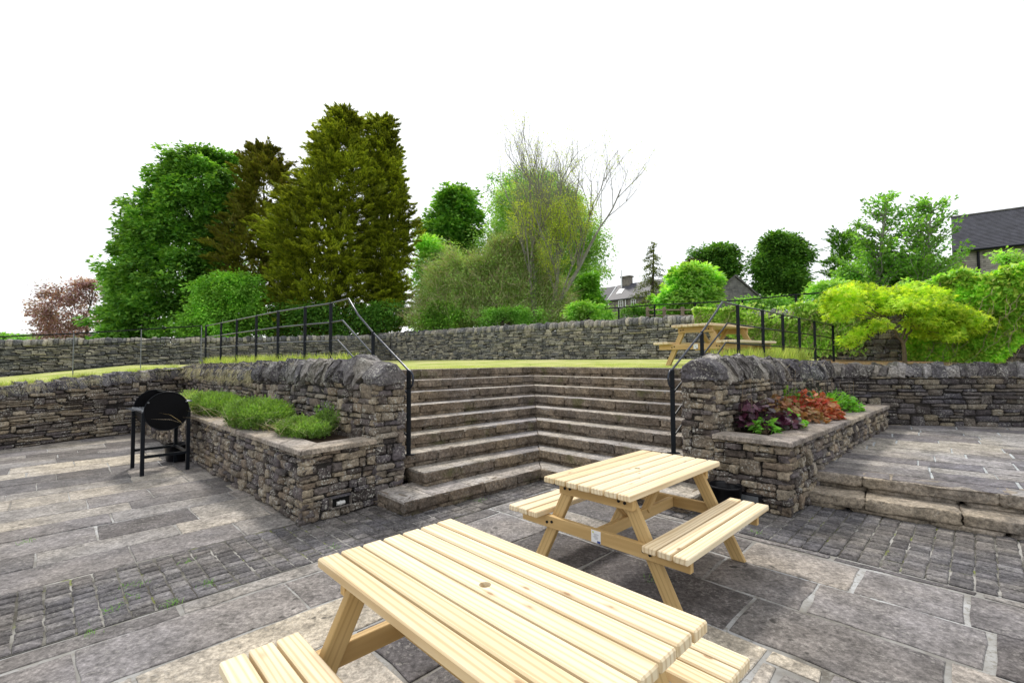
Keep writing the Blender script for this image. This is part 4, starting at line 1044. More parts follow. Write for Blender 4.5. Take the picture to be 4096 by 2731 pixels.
def bare_tree():
    reseed('bare'); Y = 26.; root = empty('ash_tree', tuple(atY(1262, 715, Y)), label='pale multi-stemmed tree with bare upper twigs and few leaves', cat='tree', group=TB)
    tb = MB(); tips = []
    def grow(p, d, L, r, lev):
        n = 5; P = [np.array(p)]; d = np.array(d, float); d /= np.linalg.norm(d)
        for i in range(n):
            d = d + rng.normal(0, .07, 3) + np.array([0, 0, .05]); d /= np.linalg.norm(d); P.append(P[-1] + d * L / n)
        r1 = r * .6; add_tube(tb, P, np.linspace(r, r1, n + 1), 6 if lev < 2 else 4, False)
        if lev >= 2: tips.extend(P[2:])
        if lev < 4:
            k = (5, 5, 5, 4)[lev]
            for j in range(k):
                t = rng.uniform(.3, 1) if j else 1; q = P[min(int(t * n), n)]
                a = rng.normal(0, 1, 3); a -= d * (a @ d); a /= np.linalg.norm(a); sp = rng.uniform(.35, .75)
                nd_ = d + a * sp; nd_[2] += .25; grow(q, nd_, L * rng.uniform(.5, .72), r1 * .72, lev + 1)
    b = atY(1262, 715, Y); b2 = atY(1228, 705, Y)
    for (p, tgt, L, r) in ((b, (1400, 480), 5.2, .13), (b, (1310, 420), 5.6, .14), (b2, (1245, 420), 5.2, .12), (b2, (1190, 460), 4.8, .11), (b, (1290, 560), 4., .09)):
        q = atY(tgt[0], tgt[1], Y); grow(p - np.array([0, 0, .5]), q - p, L, r, 0)
    t_ = tb.build('trunk', M_bark_pale, None, True, origin=root.location[:]); t_.parent = root; t_.location = (0, 0, 0)
    tips = np.array(tips); sel = tips[rng.random(len(tips)) < .55]; low = sel[:, 2] < atY(1250, 480, Y)[2]; sel = sel[low | (rng.random(len(sel)) < .12)]
    ci = np.repeat(np.arange(len(sel)), 5); mb = MB(); leaves(mb, sel[ci] + rng.normal(0, .12, (len(ci), 3)), rnd_dir(len(ci)), .09, (DIA, DIAF))
    c_ = mb.build('crown', L_bud, None, origin=root.location[:]); c_.parent = root; c_.location = (0, 0, 0)
bare_tree()
def scrub(name, label, Y, prof, K, twl, ntw, nlf, lm, zb, ls=.1, bend=.4):
    vs = [p[0] for p in prof]; c = atY((prof[-1][1] + prof[-1][2]) / 2, vs[-1], Y); root = empty(name, tuple(c), label=label, cat='bush')
    zs = np.array([atY(1176, v, Y)[2] for v in vs]); xl = np.array([atY(a, v, Y)[0] for v, a, b in prof]); xr = np.array([atY(b, v, Y)[0] for v, a, b in prof])
    z = rng.uniform(zs[-1], zs[0], K); x0 = np.interp(z, zs[::-1], xl[::-1]); x1 = np.interp(z, zs[::-1], xr[::-1]); x = x0 + (x1 - x0) * rng.random(K); y = Y + rng.uniform(-1.5, 1.5, K) * np.clip(1.2 - (z - zs[-1]) / (zs[0] - zs[-1]), .2, 1)
    z = z + .8 * np.sin(x * 1.4 + 1) * ((z - zs[-1]) / (zs[0] - zs[-1])) + .35 * np.sin(x * 5.3) * ((z - zs[-1]) / (zs[0] - zs[-1])); P = np.column_stack([x, y, z]); outd = np.column_stack([(x - (x0 + x1) / 2) / np.maximum((x1 - x0) / 2, .1), rng.uniform(-1, .3, K), rng.uniform(.0, 1.2, K)])
    mb = MB(); ci = np.repeat(np.arange(K), ntw); D = outd[ci] + rnd_dir(len(ci)) * .8
    thin = (BLADE * np.array([1, .35, 2.]), BLADEF); leaves(mb, P[ci] + rng.normal(0, .15, (len(ci), 3)), D, twl * rng.uniform(.5, 1.3, len(ci)), thin, .1)
    a = mb.build('stems', L_twigm, None, origin=c); a.parent = root; a.location = (0, 0, 0)
    mb = MB(); ci = np.repeat(np.arange(K), nlf); D = outd[ci] + rnd_dir(len(ci)); leaves(mb, P[ci] + rng.normal(0, .28, (len(ci), 3)), D, ls * rng.uniform(.6, 1.4, len(ci)), (DIA, DIAF), .4)
    a = mb.build('leaves', lm, None, origin=c); a.parent = root; a.location = (0, 0, 0); return root
scrub('scrub_bush', 'tangled brownish scrub bush with thin bare stems over the boundary wall', 26.5,
      [(568, 1110, 1170), (600, 1050, 1240), (645, 990, 1290), (700, 955, 1310), (752, 945, 1320)], 1700, .9, 6, 46, L_scrub, 2.4, .11)
crown_tree('shrub', 'green leafy shrub low at the left foot of the scrub bush', 'bush', 25.5, [(690, 1000, 1040), (715, 965, 1075), (752, 950, 1090)], 60, .45, 70, .13, L_bush, M_bark, base=(1010, 750), zbase=2.4, depth=.4)
crown_tree('shrub', 'green leafy shrub over the boundary wall below the bare stems', 'bush', 24, [(700, 1100, 1200), (720, 1080, 1250), (745, 1070, 1260)], 70, .4, 70, .12, L_mid, M_bark, base=(1160, 740), zbase=2.4, depth=.3)
crown_tree('shrub', 'pale green bramble on the boundary wall left of the distant house', 'bush', 20, [(690, 1310, 1350), (712, 1290, 1410), (735, 1280, 1440)], 70, .32, 60, .1, L_light, M_bark, base=(1340, 735), zbase=2.4, depth=.3, proto=IVY)
crown_tree('sycamore_tree', 'small fresh green sycamore directly left of the distant house', 'tree', 30, [(620, 1345, 1368), (650, 1335, 1374), (680, 1325, 1385), (710, 1320, 1400)], 60, .5, 70, .2, L_bush, M_bark, base=(1370, 712), zbase=2.4, proto=SYC)
crown_tree('hedge', 'dark green hedge in front of the distant house', 'hedge', 27, [(697, 1440, 1530), (708, 1405, 1640), (722, 1395, 1640)], 110, .4, 60, .13, L_syc, M_bark, base=(1500, 720), zbase=2.4, depth=.12)
# spruce / cedar
def cedar():
    Y = 36.; b = atY(1497, 715, Y); t = atY(1502, 556, Y); root = empty('cedar_tree', tuple(b), label='slender dark cedar with drooping tiers in front of the distant house', cat='tree', group=TB)
    tb = MB(); branch(tb, b, t, .16, .02, .02, 8, 6); mb = MB(); P = []; D = []
    for i in range(70):
        s = (i + rng.random()) / 70; z = b[2] + (t[2] - b[2]) * (1 - s * .92); L = .15 + 1.75 * s ** .8 * rng.uniform(.7, 1.1); a = rng.uniform(0, 2 * np.pi)
        o = np.array([math.cos(a), math.sin(a), 0]); p0 = np.array([b[0] + (t[0] - b[0]) * (1 - s), Y, z]); p1 = p0 + o * L + [0, 0, -L * .28]
        add_tube(tb, [p0, (p0 + p1) / 2 + [0, 0, .05 * L], p1], [.03, .02, .006], 4, False)
        k = int(22 + 90 * s); q = rng.random(k) ** .7; pp = p0 + (p1 - p0) * q[:, None]; pp[:, 2] += .05 * L * np.sin(np.pi * q); pp += rng.normal(0, .07 + .12 * s, (k, 3)) * [1, 1, .35]
        P.append(pp); D.append(np.tile(o * .7, (k, 1)) + rng.normal(0, .5, (k, 3)) + [0, 0, -.3])
    leaves(mb, np.concatenate(P), np.concatenate(D), .17, (NAR * [1, 1.3, 1], DIAF), .5)
    for m_, nm, mt in ((mb, 'crown', leaf_mat('cedar_leaf', [(.04, .06, .012), (.08, .1, .02), (.12, .14, .03)], .2, .3, .6)), (tb, 'trunk', M_bark)):
        o = m_.build(nm, mt, None, origin=b); o.parent = root; o.location = (0, 0, 0)
cedar()
crown_tree('sycamore_tree', 'light green sycamore between the cedar and the stone barn', 'tree', 26,
    [(604, 1570, 1625), (630, 1530, 1650), (665, 1500, 1658), (715, 1488, 1650)], 230, .42, 80, .2, L_light, M_bark, base=(1570, 715), zbase=2.4, group=TB, proto=SYC, lumpy=.32, inner=.3)
crown_tree('oak_tree', 'dark round-headed tree behind the light sycamore left of the barn', 'tree', 60,
    [(560, 1610, 1680), (580, 1580, 1702), (610, 1572, 1708), (645, 1580, 1706), (665, 1600, 1700)], 260, 1.1, 80, .38, L_dark, M_bark, base=(1650, 690), zbase=2.5, group=TB)
crown_tree('copper_beech', 'small brownish copper tree at the left of the dark round-headed tree', 'tree', 50,
    [(592, 1580, 1600), (620, 1562, 1625), (650, 1555, 1630)], 60, .8, 70, .25, L_copper, M_bark, base=(1590, 660), zbase=2.5, group=TB)
crown_tree('sycamore_tree', 'dark green oval tree standing alone right of the barn gable', 'tree', 55,
    [(534, 1765, 1815), (560, 1730, 1842), (600, 1722, 1855), (640, 1722, 1858), (690, 1735, 1850)], 560, 1.0, 75, .36, L_dark, M_bark, base=(1790, 700), zbase=2.5, group=TB)
crown_tree('conifer_tree', 'dark green tree behind the two slender airy trees', 'tree', 32,
    [(520, 1925, 1945), (560, 1890, 1975), (610, 1885, 1990), (670, 1880, 2000)], 130, .8, 80, .22, L_dark, M_bark, 'upspray', base=(1930, 690), zbase=2.5, group=TB)
def airy(label, Y, base, top, wd, K, lm):
    reseed(label); b = atY(*base, Y); t = atY(*top, Y); root = empty('birch_tree', tuple(b), label=label, cat='tree', group=TB); tb = MB(); mb = MB()
    branch(tb, b, t, .12, .02, .05, 9, 7); P = []; D = []
    for i in range(K):
        s = rng.random(); z0 = np.array(b) + (np.array(t) - b) * (1 - s) ; L = (wd * (.25 + .75 * s ** .6)) * rng.uniform(.55, 1.1); a = rng.uniform(0, 2 * np.pi)
        o = np.array([math.cos(a) * .85, math.sin(a) * .7, .45 + .5 * rng.random()]); p1 = z0 + o * L; pth = branch(tb, z0, p1, .028, .006, .2, 5, 4)
        k = int(46 * L / wd) + 12; q = rng.random(k) ** .6; pp = z0 + (p1 - z0) * q[:, None] + rng.normal(0, .085, (k, 3)) * [1, 1, .6]
        P.append(pp); D.append(np.tile(o, (k, 1)) + rng.normal(0, .7, (k, 3)) + [0, 0, -.4])
    leaves(mb, np.concatenate(P), np.concatenate(D), .18, (DIA, DIAF), .6)
    for m_, nm, mt in ((mb, 'crown', lm), (tb, 'trunk', M_bark_pale)):
        o = m_.build(nm, mt, None, origin=b); o.parent = root; o.location = (0, 0, 0)
airy('airy young tree with separate leafy sprays, left one of the pair above the maple', 22, (2010, 690), (2035, 458), 2.0, 105, L_mid)
airy('airy young tree with separate leafy sprays, right one of the pair, against the slate roof', 21, (2115, 690), (2140, 468), 2.3, 110, L_mid)
crown_tree('shrub', 'olive green foliage mass at the foot of the pair of airy trees', 'bush', 23,
    [(590, 1960, 2180), (620, 1900, 2200), (650, 1880, 2210), (690, 1870, 2210)], 230, .55, 70, .15, L_mid, M_bark, base=(2050, 690), zbase=2.5, depth=.3)
crown_tree('shrub', 'yellow green shrub between the dark oval tree and the maple', 'bush', 17,
    [(640, 1900, 1930), (660, 1850, 1960), (700, 1830, 1980)], 80, .38, 70, .11, L_light, M_bark, base=(1900, 700), zbase=2.4, depth=.5)
crown_tree('shrub', 'olive green shrub against the barn wall behind the fence', 'bush', 17.5,
    [(677, 1700, 1790), (690, 1690, 1830), (712, 1650, 1850)], 80, .3, 60, .09, L_mid, M_bark, base=(1750, 710), zbase=2.4, depth=.3)
crown_tree('shrub', 'bright green shrub at the right edge in front of the slate-roofed building', 'bush', 12.5,
    [(628, 2190, 2260), (642, 2120, 2420), (660, 2090, 2420), (700, 2080, 2420)], 150, .3, 75, .1, L_light, M_bark, base=(2260, 700), zbase=2.3, depth=.4, lumpy=.35)
crown_tree('shrub', 'leafy hanging branch crossing the wall of the slate-roofed building', 'bush', 12,
    [(572, 2290, 2330), (590, 2262, 2345), (605, 2300, 2380)], 16, .22, 45, .09, L_light, M_bark, base=(2340, 640), zbase=3.0, depth=.3, trunk_r=.03)

# ---- ivy on the boundary wall
def ivy(name, label, region, dens, lm, offs, cut=None, ls=.075, stems=60, thr=-.2):
    root = None; P = []; W_ = []
    n = dens; u = rng.uniform(region[0], region[1], n); v = rng.uniform(0, 1, n)
    for ui, vi in zip(u, v):
        t0, t1 = region[2](ui), region[3](ui); vv = t0 + (t1 - t0) * vi
        r = _ray(ui, vv); g = meet((0, 0), (r[0], r[1]), BC, dB); p = atY(ui, vv, g[1])
        f = math.sin(p[0] * 3.1 + 1.3 * p[2] * 2) + math.sin(p[2] * 5.3 + p[0] * 1.1) + rng.normal(0, .5)
        if cut is not None and cut(ui, vv) > rng.random(): continue
        if f < thr * 3: continue
        o = offs * (.3 + .7 * (1 - vi)) * (1 + .35 * math.sin(p[0] * 2.3) * math.sin(p[2] * 3.7))
        P.append(np.array([p[0] + nB[0] * (.03 + o * rng.random() ** .6), p[1] + nB[1] * (.03 + o * rng.random() ** .6), p[2]]))
    P = np.array(P); b = P.mean(0); b[2] = 1.6; root = empty(name, tuple(b), label=label, cat='ivy')
    D = np.tile(np.array([nB[0] * .6, nB[1] * .6, -.6]), (len(P), 1)) + rng.normal(0, .5, (len(P), 3)); mb = MB()
    # leaf faces look outwards
    leaves(mb, P, D, ls * rng.uniform(.6, 1.35, len(P)), IVY, .15)
    o = mb.build('leaves', lm, None, origin=b); o.parent = root; o.location = (0, 0, 0)
    tb = MB()
    for i in rng.choice(len(P), stems): 
        a = P[i]; branch(tb, a, a + np.array([rng.normal(0, .3), rng.normal(0, .05), -rng.uniform(.2, .9)]), .006, .003, .4, 6, 4)
    o = tb.build('stems', M_twig, None, origin=b); o.parent = root; o.location = (0, 0, 0)
ivy('ivy', 'thick green ivy over the boundary wall behind the right handrail', (1600, 1990, lambda u: 712 - 12 * min((u - 1600) / 100, 1) + 5 * math.sin(u * .05), lambda u: 745 + (u - 1600) * .35 if u < 1790 else 818), 22000, L_ivy, .22,
    cut=lambda u, v: .55 if (u < 1700 and v > 735) else (.9 if (u > 1925 and v > 765) else 0), stems=220, thr=-.35)
ivy('ivy', 'tall glossy ivy and creeper mass at the right edge behind the maple', (2085, 2420, lambda u: 652 - (u - 2085) * .12 + 12 * math.sin(u * .045) + 7 * math.sin(u * .13), lambda u: 835 if u < 2290 else 835 - (u - 2290) * .9), 42000, L_ivyb, .42, stems=120, thr=-.5, ls=.085)
# dark wood behind the right ivy so that it has body: creeper-covered upper wall
mb = MB(); p0 = BC + dB * 22.1; p1 = BC + dB * 27.5
wo = empty('garden_wall', (*p0, 1.5), label='dark creeper-covered stone wall at the far right, showing below the ivy', cat='stone wall')
wall_face(mb, p0 + nB * .04, p1 + nB * .04, const(1.45), const(3.35), nB, P2, (.06, .14), (.15, .4)); prism(mb, quad_along(p0, p1, nB, -.0, .4), 1.3, 3.3)
child(mb.build('masonry', M_wall_dark, smooth=True), wo)

# ---- japanese maple
def maple():
    Y = 9.9; b = atY(2078, 832, Y); root = empty('maple_tree', tuple(b), label='low spreading Japanese maple with yellow green pointed leaves above the terrace wall', cat='tree'); tb = MB(); mb = MB()
    fork = atY(2075, 790, Y)
    add_tube(tb, [b - [0, 0, .1], (b + fork) / 2 + [.01, 0, 0], fork], [.045, .038, .034], 8, False)
    prof = [(652, 1935, 1995), (660, 1915, 2120), (685, 1895, 2180), (705, 1885, 2215), (725, 1900, 2270), (742, 1915, 2295), (760, 1990, 2270), (780, 1935, 1990)]
    pads = [(1960, 660, .5), (1935, 672, .45), (1905, 690, .3), (1985, 672, .5), (2010, 690, .4), (2060, 668, .45), (2100, 665, .5), (2140, 675, .4), (1915, 708, .3), (1950, 700, .45), (1995, 712, .4), (2040, 705, .4), (2085, 700, .5), (2130, 698, .5), (2170, 712, .5), (2205, 725, .4), (2240, 735, .35), (2270, 742, .3), (2285, 748, .2), (2215, 748, .35), (2165, 742, .4), (2120, 735, .4), (2140, 762, .35), (2185, 768, .3), (2095, 755, .25), (1950, 780, .25), (1975, 765, .25), (2020, 745, .25), (1925, 722, .3), (2065, 690, .4), (2240, 755, .2), (2250, 722, .25)]
    stems = [fork + np.array([dx, dy, dz]) for dx, dy, dz in ((-.28, .0, .45), (.02, -.05, .5), (.22, .05, .35))]
    for s in stems: branch(tb, fork, s, .03, .018, .25, 6, 7)
    for (u, v, r) in pads:
        yy = Y + rng.uniform(-.45, .45); c = atY(u, v, yy); s = stems[int(np.argmin([abs(q[0] - c[0]) for q in stems]))]
        branch(tb, s, c - [0, 0, .08], .014, .004, .25, 7, 5, .05)
        r = r * 1.3; k = int(480 * r); q = rnd_dir(k) * (rng.random(k) ** .5)[:, None] * [r * .72, r * .72, .17]; q[:, 2] -= (q[:, 0] ** 2 + q[:, 1] ** 2) * .35
        D = q * [1, 1, 0] / r + rng.normal(0, .45, (k, 3)) + [0, 0, -.45]; leaves(mb, c + q, D, rng.uniform(.07, .12, k), STAR, .5)
    for m_, nm, mt, sm in ((mb, 'crown', L_maple, False), (tb, 'trunk', M_bark_red, True)):
        o = m_.build(nm, mt, None, sm, origin=b); o.parent = root; o.location = (0, 0, 0)
maple()

# ---- plants in the planters
def clump(name, label, c, r, h, n, lm, ls, group, stems=0, straw=0, lean=(0, 0)):
    c = np.array(c, float); root = empty(name, tuple(c), label=label, cat='plant', group=group); mb = MB()
    n = int(n * 1.7); k = n // 14; a = rng.uniform(0, 2 * np.pi, k); rr = np.sqrt(rng.random(k)); base = np.column_stack([np.cos(a) * rr * r[0], np.sin(a) * rr * r[1], np.zeros(k)])
    A = math.atan2(dPL[1], dPL[0]); R2 = np.array([[math.cos(A), math.sin(A), 0], [-math.sin(A), math.cos(A), 0], [0, 0, 1]])
    od = np.column_stack([np.cos(a) * rr, np.sin(a) * rr, np.full(k, 1.1)]); hh = h * np.sqrt(np.clip(1.05 - .75 * rr ** 2, 0, 1)) * rng.uniform(.7, 1.05, k)
    ci = np.repeat(np.arange(k), 14); t = rng.random(len(ci)) ** .55
    pos = base[ci] + od[ci] * (hh[ci] * t)[:, None] * [.45, .45, .9]; pos += rng.normal(0, .014, pos.shape); D = od[ci] * .9 + rng.normal(0, .6, pos.shape) + [0, 0, .35]
    leaves(mb, c + pos @ R2, D @ R2, ls * rng.uniform(.6, 1.3, len(ci)), (NAR * [1, 1.2, 1], DIAF), .1)
    o = mb.build('leaves', lm, None, origin=c); o.parent = root; o.location = (0, 0, 0)
    if straw:
        mb = MB(); a = rng.uniform(0, 2 * np.pi, straw); D = np.column_stack([np.cos(a), np.sin(a), rng.uniform(.0, .7, straw)]); thin = (BLADE * np.array([1, .12, 2.5]), BLADEF)
        leaves(mb, c + [0, 0, .1] + rng.normal(0, r[0] * .45, (straw, 3)) * [1, 1, .15], D, h * rng.uniform(.6, 1.15, straw), (thin[0] * [1, 2.2, 1], thin[1]), .3)
        o = mb.build('dry_stems', L_twigm, None, origin=c); o.parent = root; o.location = (0, 0, 0)
LV = 'lavender plants in the left planter'
inn = unit(PL0 - PLC)       # from outer face to wall
pz = .74
def pp(s, t): q = PLC + dPL * s + inn * t; return (q[0], q[1], pz)
clump('lavender', 'short sprawling lavender with long dry stems at the near end of the left planter', pp(1.05, .44), (.4, .24), .22, 6000, L_lav, .036, LV, straw=600)
clump('lavender', 'largest bushy green lavender in the middle of the left planter, hanging over the ledge', pp(2.3, .32), (.62, .3), .4, 17000, L_lav, .04, LV, straw=160)
clump('lavender', 'green lavender nearest the barbecue in the left planter', pp(4.5, .36), (.8, .28), .38, 11000, L_lav, .044, LV, straw=350)
clump('lavender', 'dry brownish lavender at the far end of the left planter', pp(6.1, .42), (.6, .25), .36, 1800, L_scrub, .05, LV, straw=700)
clump('lavender', 'small upright lavender sprig against the wall in the left planter', pp(1.0, .74), (.1, .07), .38, 900, L_lav, .036, LV)
def rosette(name, label, c, r, h, n, lm, ls, proto, group, stalk=True, up=.22, spikes=None):
    c = np.array(c, float); root = empty(name, tuple(c), label=label, cat='plant', group=group); mb = MB(); tb = MB()
    a = rng.uniform(0, 2 * np.pi, n); rr = np.sqrt(rng.random(n)); P = c + np.column_stack([np.cos(a) * rr * r, np.sin(a) * rr * r, h * (1 - .65 * rr ** 2) * rng.uniform(.3, 1.15, n)])
    D = np.column_stack([np.cos(a), np.sin(a), -.1 - .4 * rr]) + rng.normal(0, .5, (n, 3)); leaves(mb, P, D, ls * rng.uniform(.6, 1.25, n), proto, up)
    o = mb.build('leaves', lm, None, origin=c); o.parent = root; o.location = (0, 0, 0)
    for i in range(0, n, 5): add_tube(tb, [c + (P[i] - c) * [.2, .2, 0], c + (P[i] - c) * [.6, .6, .6], P[i]], .0025, 3, False)
    if spikes:
        for i in range(spikes): q = c + rng.normal(0, r * .5, 3) * [1, 1, 0]; add_tube(tb, [q, q + [rng.normal(0, .03), rng.normal(0, .03), h * rng.uniform(1.2, 1.8)]], .002, 3, False)
    o = tb.build('stems', M_twig, None, origin=c); o.parent = root; o.location = (0, 0, 0)
HG = 'plants in the right planter'
L_purple = leaf_mat('purple_heuchera_leaf', [(.05, .012, .03), (.09, .02, .045), (.14, .06, .1), (.04, .025, .03), (.07, .075, .06), (.2, .06, .12)], .15, .25, 5, .4, .4, gain=1)
L_red = leaf_mat('red_heuchera_leaf', [(.42, .05, .03), (.5, .12, .06), (.45, .2, .1), (.3, .04, .03), (.4, .28, .12)], .25, .25, 5, .5, gain=1)
L_orange = leaf_mat('bronze_heuchera_leaf', [(.25, .1, .04), (.35, .16, .08), (.2, .13, .04), (.3, .2, .08)], .25, .25, 5, .5, gain=1)
L_lime = leaf_mat('lime_leaf', [(.1, .32, .02), (.16, .42, .04), (.22, .46, .07)], .35, .2, 5, .5, gain=1)
innR = unit(PR0 - PRC)
def pq(s, t): q = PRC + PRD * s + innR * t; return (q[0], q[1], .76)
rosette('heuchera', 'dark purple heuchera nearest the right pillar', pq(.85, .6), .3, .4, 210, L_purple, .085, HEU, HG, spikes=3)
rosette('heuchera', 'second dark purple heuchera, lower, beside the lime green plant', pq(.95, .4), .22, .26, 110, L_purple, .08, HEU, HG)
rosette('fern', 'bright lime green leafy plant at the ledge corner of the right planter', pq(.62, .44), .14, .2, 110, L_lime, .09, (DIA * [1, .7, 1], DIAF), HG)
rosette('heuchera', 'lime green heuchera between the purple and the red plants', pq(1.25, .4), .2, .2, 150, L_lime, .06, HEU, HG)
rosette('heuchera', 'bronze brown heuchera against the wall behind the red plant', pq(1.75, .66), .34, .34, 260, L_orange, .06, HEU, HG, spikes=14)
rosette('heuchera', 'bright red heuchera in the middle of the right planter', pq(2.5, .48), .4, .38, 480, L_red, .07, HEU, HG, spikes=4)
rosette('heuchera', 'orange red heuchera hanging over the ledge below the bright red one', pq(1.95, .36), .25, .2, 170, L_orange, .055, HEU, HG)
rosette('geranium', 'green leafy geranium at the far end of the right planter', pq(3.9, .4), .32, .3, 300, L_lime, .06, HEU, HG, spikes=10)
rosette('geranium', 'green leafy plant by the wall behind the strappy leaves', pq(2.6, .74), .2, .45, 160, L_bush, .06, HEU, HG, spikes=3)
c = np.array(pq(3.3, .5)); rt = empty('day_lily', tuple(c), label='clump of long strappy green leaves in the right planter', cat='plant', group=HG); mb = MB(); n = 170
a = rng.uniform(0, 2 * np.pi, n); el = rng.uniform(.5, 2.2, n); P = c + np.column_stack([np.cos(a), np.sin(a), np.zeros(n)]) * rng.uniform(0, .12, (n, 1)); D = np.column_stack([np.cos(a), np.sin(a), el])
LONG = (np.array([(0, .014, 0), (0, -.014, 0), (.5, -.014, .1), (.85, -.01, .06), (1.05, 0, -.08), (.85, .01, .06), (.5, .014, .1)]), [[0, 1, 2, 6], [6, 2, 3, 5], [5, 3, 4]])
leaves(mb, P, D, rng.uniform(.25, .48, n), LONG, .8); o = mb.build('leaves', L_lime, None, origin=c); o.parent = rt; o.location = (0, 0, 0)

# ---- grass: blades along the wall tops and in the lawn edge (uncountable)
def blades(name, P, h, lm, lean=.35, group=None, wide=1.):
    P = np.array(P); n = len(P); D = rng.normal(0, lean, (n, 3)); D[:, 2] = 1; mb = MB(); leaves(mb, P, D, h * rng.uniform(.4, 1.2, n) if np.ndim(h) == 0 else h, (BLADE * [1, wide, 1.5], BLADEF), .1)
    return tag(mb.build(name, lm), kind='stuff')
def strip_pts(p0, p1, w0, w1, nrm, n, z=None, clumpy=True):
    t = rng.random(n * 3); 
    if clumpy: f = .5 + .5 * np.sin(t * 61) * np.sin(t * 23 + 1); t = t[rng.random(n * 3) < f]
    t = t[:n]; s = rng.uniform(w0, w1, len(t)); q = np.array(p0) + (np.array(p1) - np.array(p0)) * t[:, None] + np.array(nrm) * s[:, None]
    zz = lawn_z(q[:, 0], q[:, 1]) if z is None else np.array([z(k) for k in t]); return np.column_stack([q, zz])
P = strip_pts(PL0 + dL * 1.6, CL, -.75, -.36, nL, 5200); blades('grass', P, .28, L_grass)
P = strip_pts(PL0 + dL * 2.2, CL, -.5, .0, nL, 2600, lambda t: 1.56 - .05 * t); blades('dry_grass', P, .13, L_straw, .9)
P = strip_pts(PL0 + dL * 4.2, CL, .0, .06, nL, 1800, lambda t: 1.52 - .22 * rng.random()); 
D = rng.normal(0, .3, (len(P), 3)) + np.array([nL[0] * .4, nL[1] * .4, -.8]); mb = MB(); leaves(mb, P, D, .13, (BLADE * [1, .8, 1.5], BLADEF), .1); tag(mb.build('dry_grass', L_straw), kind='stuff')
P = strip_pts(LW0, CL, -.5, -.22, nLW, 5200, lambda t: zLW(t) + .17); blades('grass', P, .15, L_grass, .5)
P = strip_pts(LW0, CL, -.3, .0, nLW, 4200, lambda t: zLW(t) + .17); blades('dry_grass', P, .08, L_straw, 1.)
P = strip_pts(LW0, CL, .0, .05, nLW, 1500, lambda t: zLW(t) + .18 - .12 * rng.random()); D = rng.normal(0, .4, (len(P), 3)) + np.array([nLW[0] * .5, nLW[1] * .5, -.7]); mb = MB(); leaves(mb, P, D, .1, (BLADE * [1, .8, 1.5], BLADEF), .1); tag(mb.build('dry_grass', L_straw), kind='stuff')
P = strip_pts(PR0 + dR * 1.9, CR, -.9, -.36, nR, 4200); blades('grass', P, .3, L_grass, .25)
P = strip_pts(PR0 + dR * 1.4, CR, -.4, .0, nR, 500, lambda t: 1.5); blades('dry_grass', P, .14, L_straw, .8)
P = strip_pts(CR, RW1, -.6, -.3, nRW, 900, lambda t: 1.48); blades('dry_grass', P, .12, L_straw, .8)
for (a_, b_) in ((EL, K), (K, ER)):
    d_ = unit(b_ - a_); n_ = np.array([-d_[1], d_[0]]); n_ = n_ if n_[1] > 0 else -n_
    blades('lawn_edge_grass', strip_pts(a_, b_, -.03, .1, n_, 2600, clumpy=False), .035, L_grass, .6, wide=1.6)
    blades('lawn_grass', strip_pts(a_, b_, .1, 2.2, n_, 9000, clumpy=False), .03, L_grass, .6, wide=1.6)
# weeds in the sett joints
wd = []
for u, v in ((905, 1250), (480, 1340), (905, 1120), (475, 1345), (255, 1400), (300, 1375), (385, 1390), (765, 1258), (1010, 1232), (1150, 1110), (1225, 1105), (430, 1290), (585, 1115), (1180, 1090), (1100, 1150), (1500, 1330), (1740, 1225), (300, 1345), (320, 1345), (60, 1245), (395, 1385), (210, 1455)):
    p = atZ(u, v, 0.0); k = 26; wd.append(p + rng.normal(0, .03, (k, 3)) * [1, 1, 0])
blades('weeds', np.concatenate(wd), .04, L_lime, .8, wide=1.8)

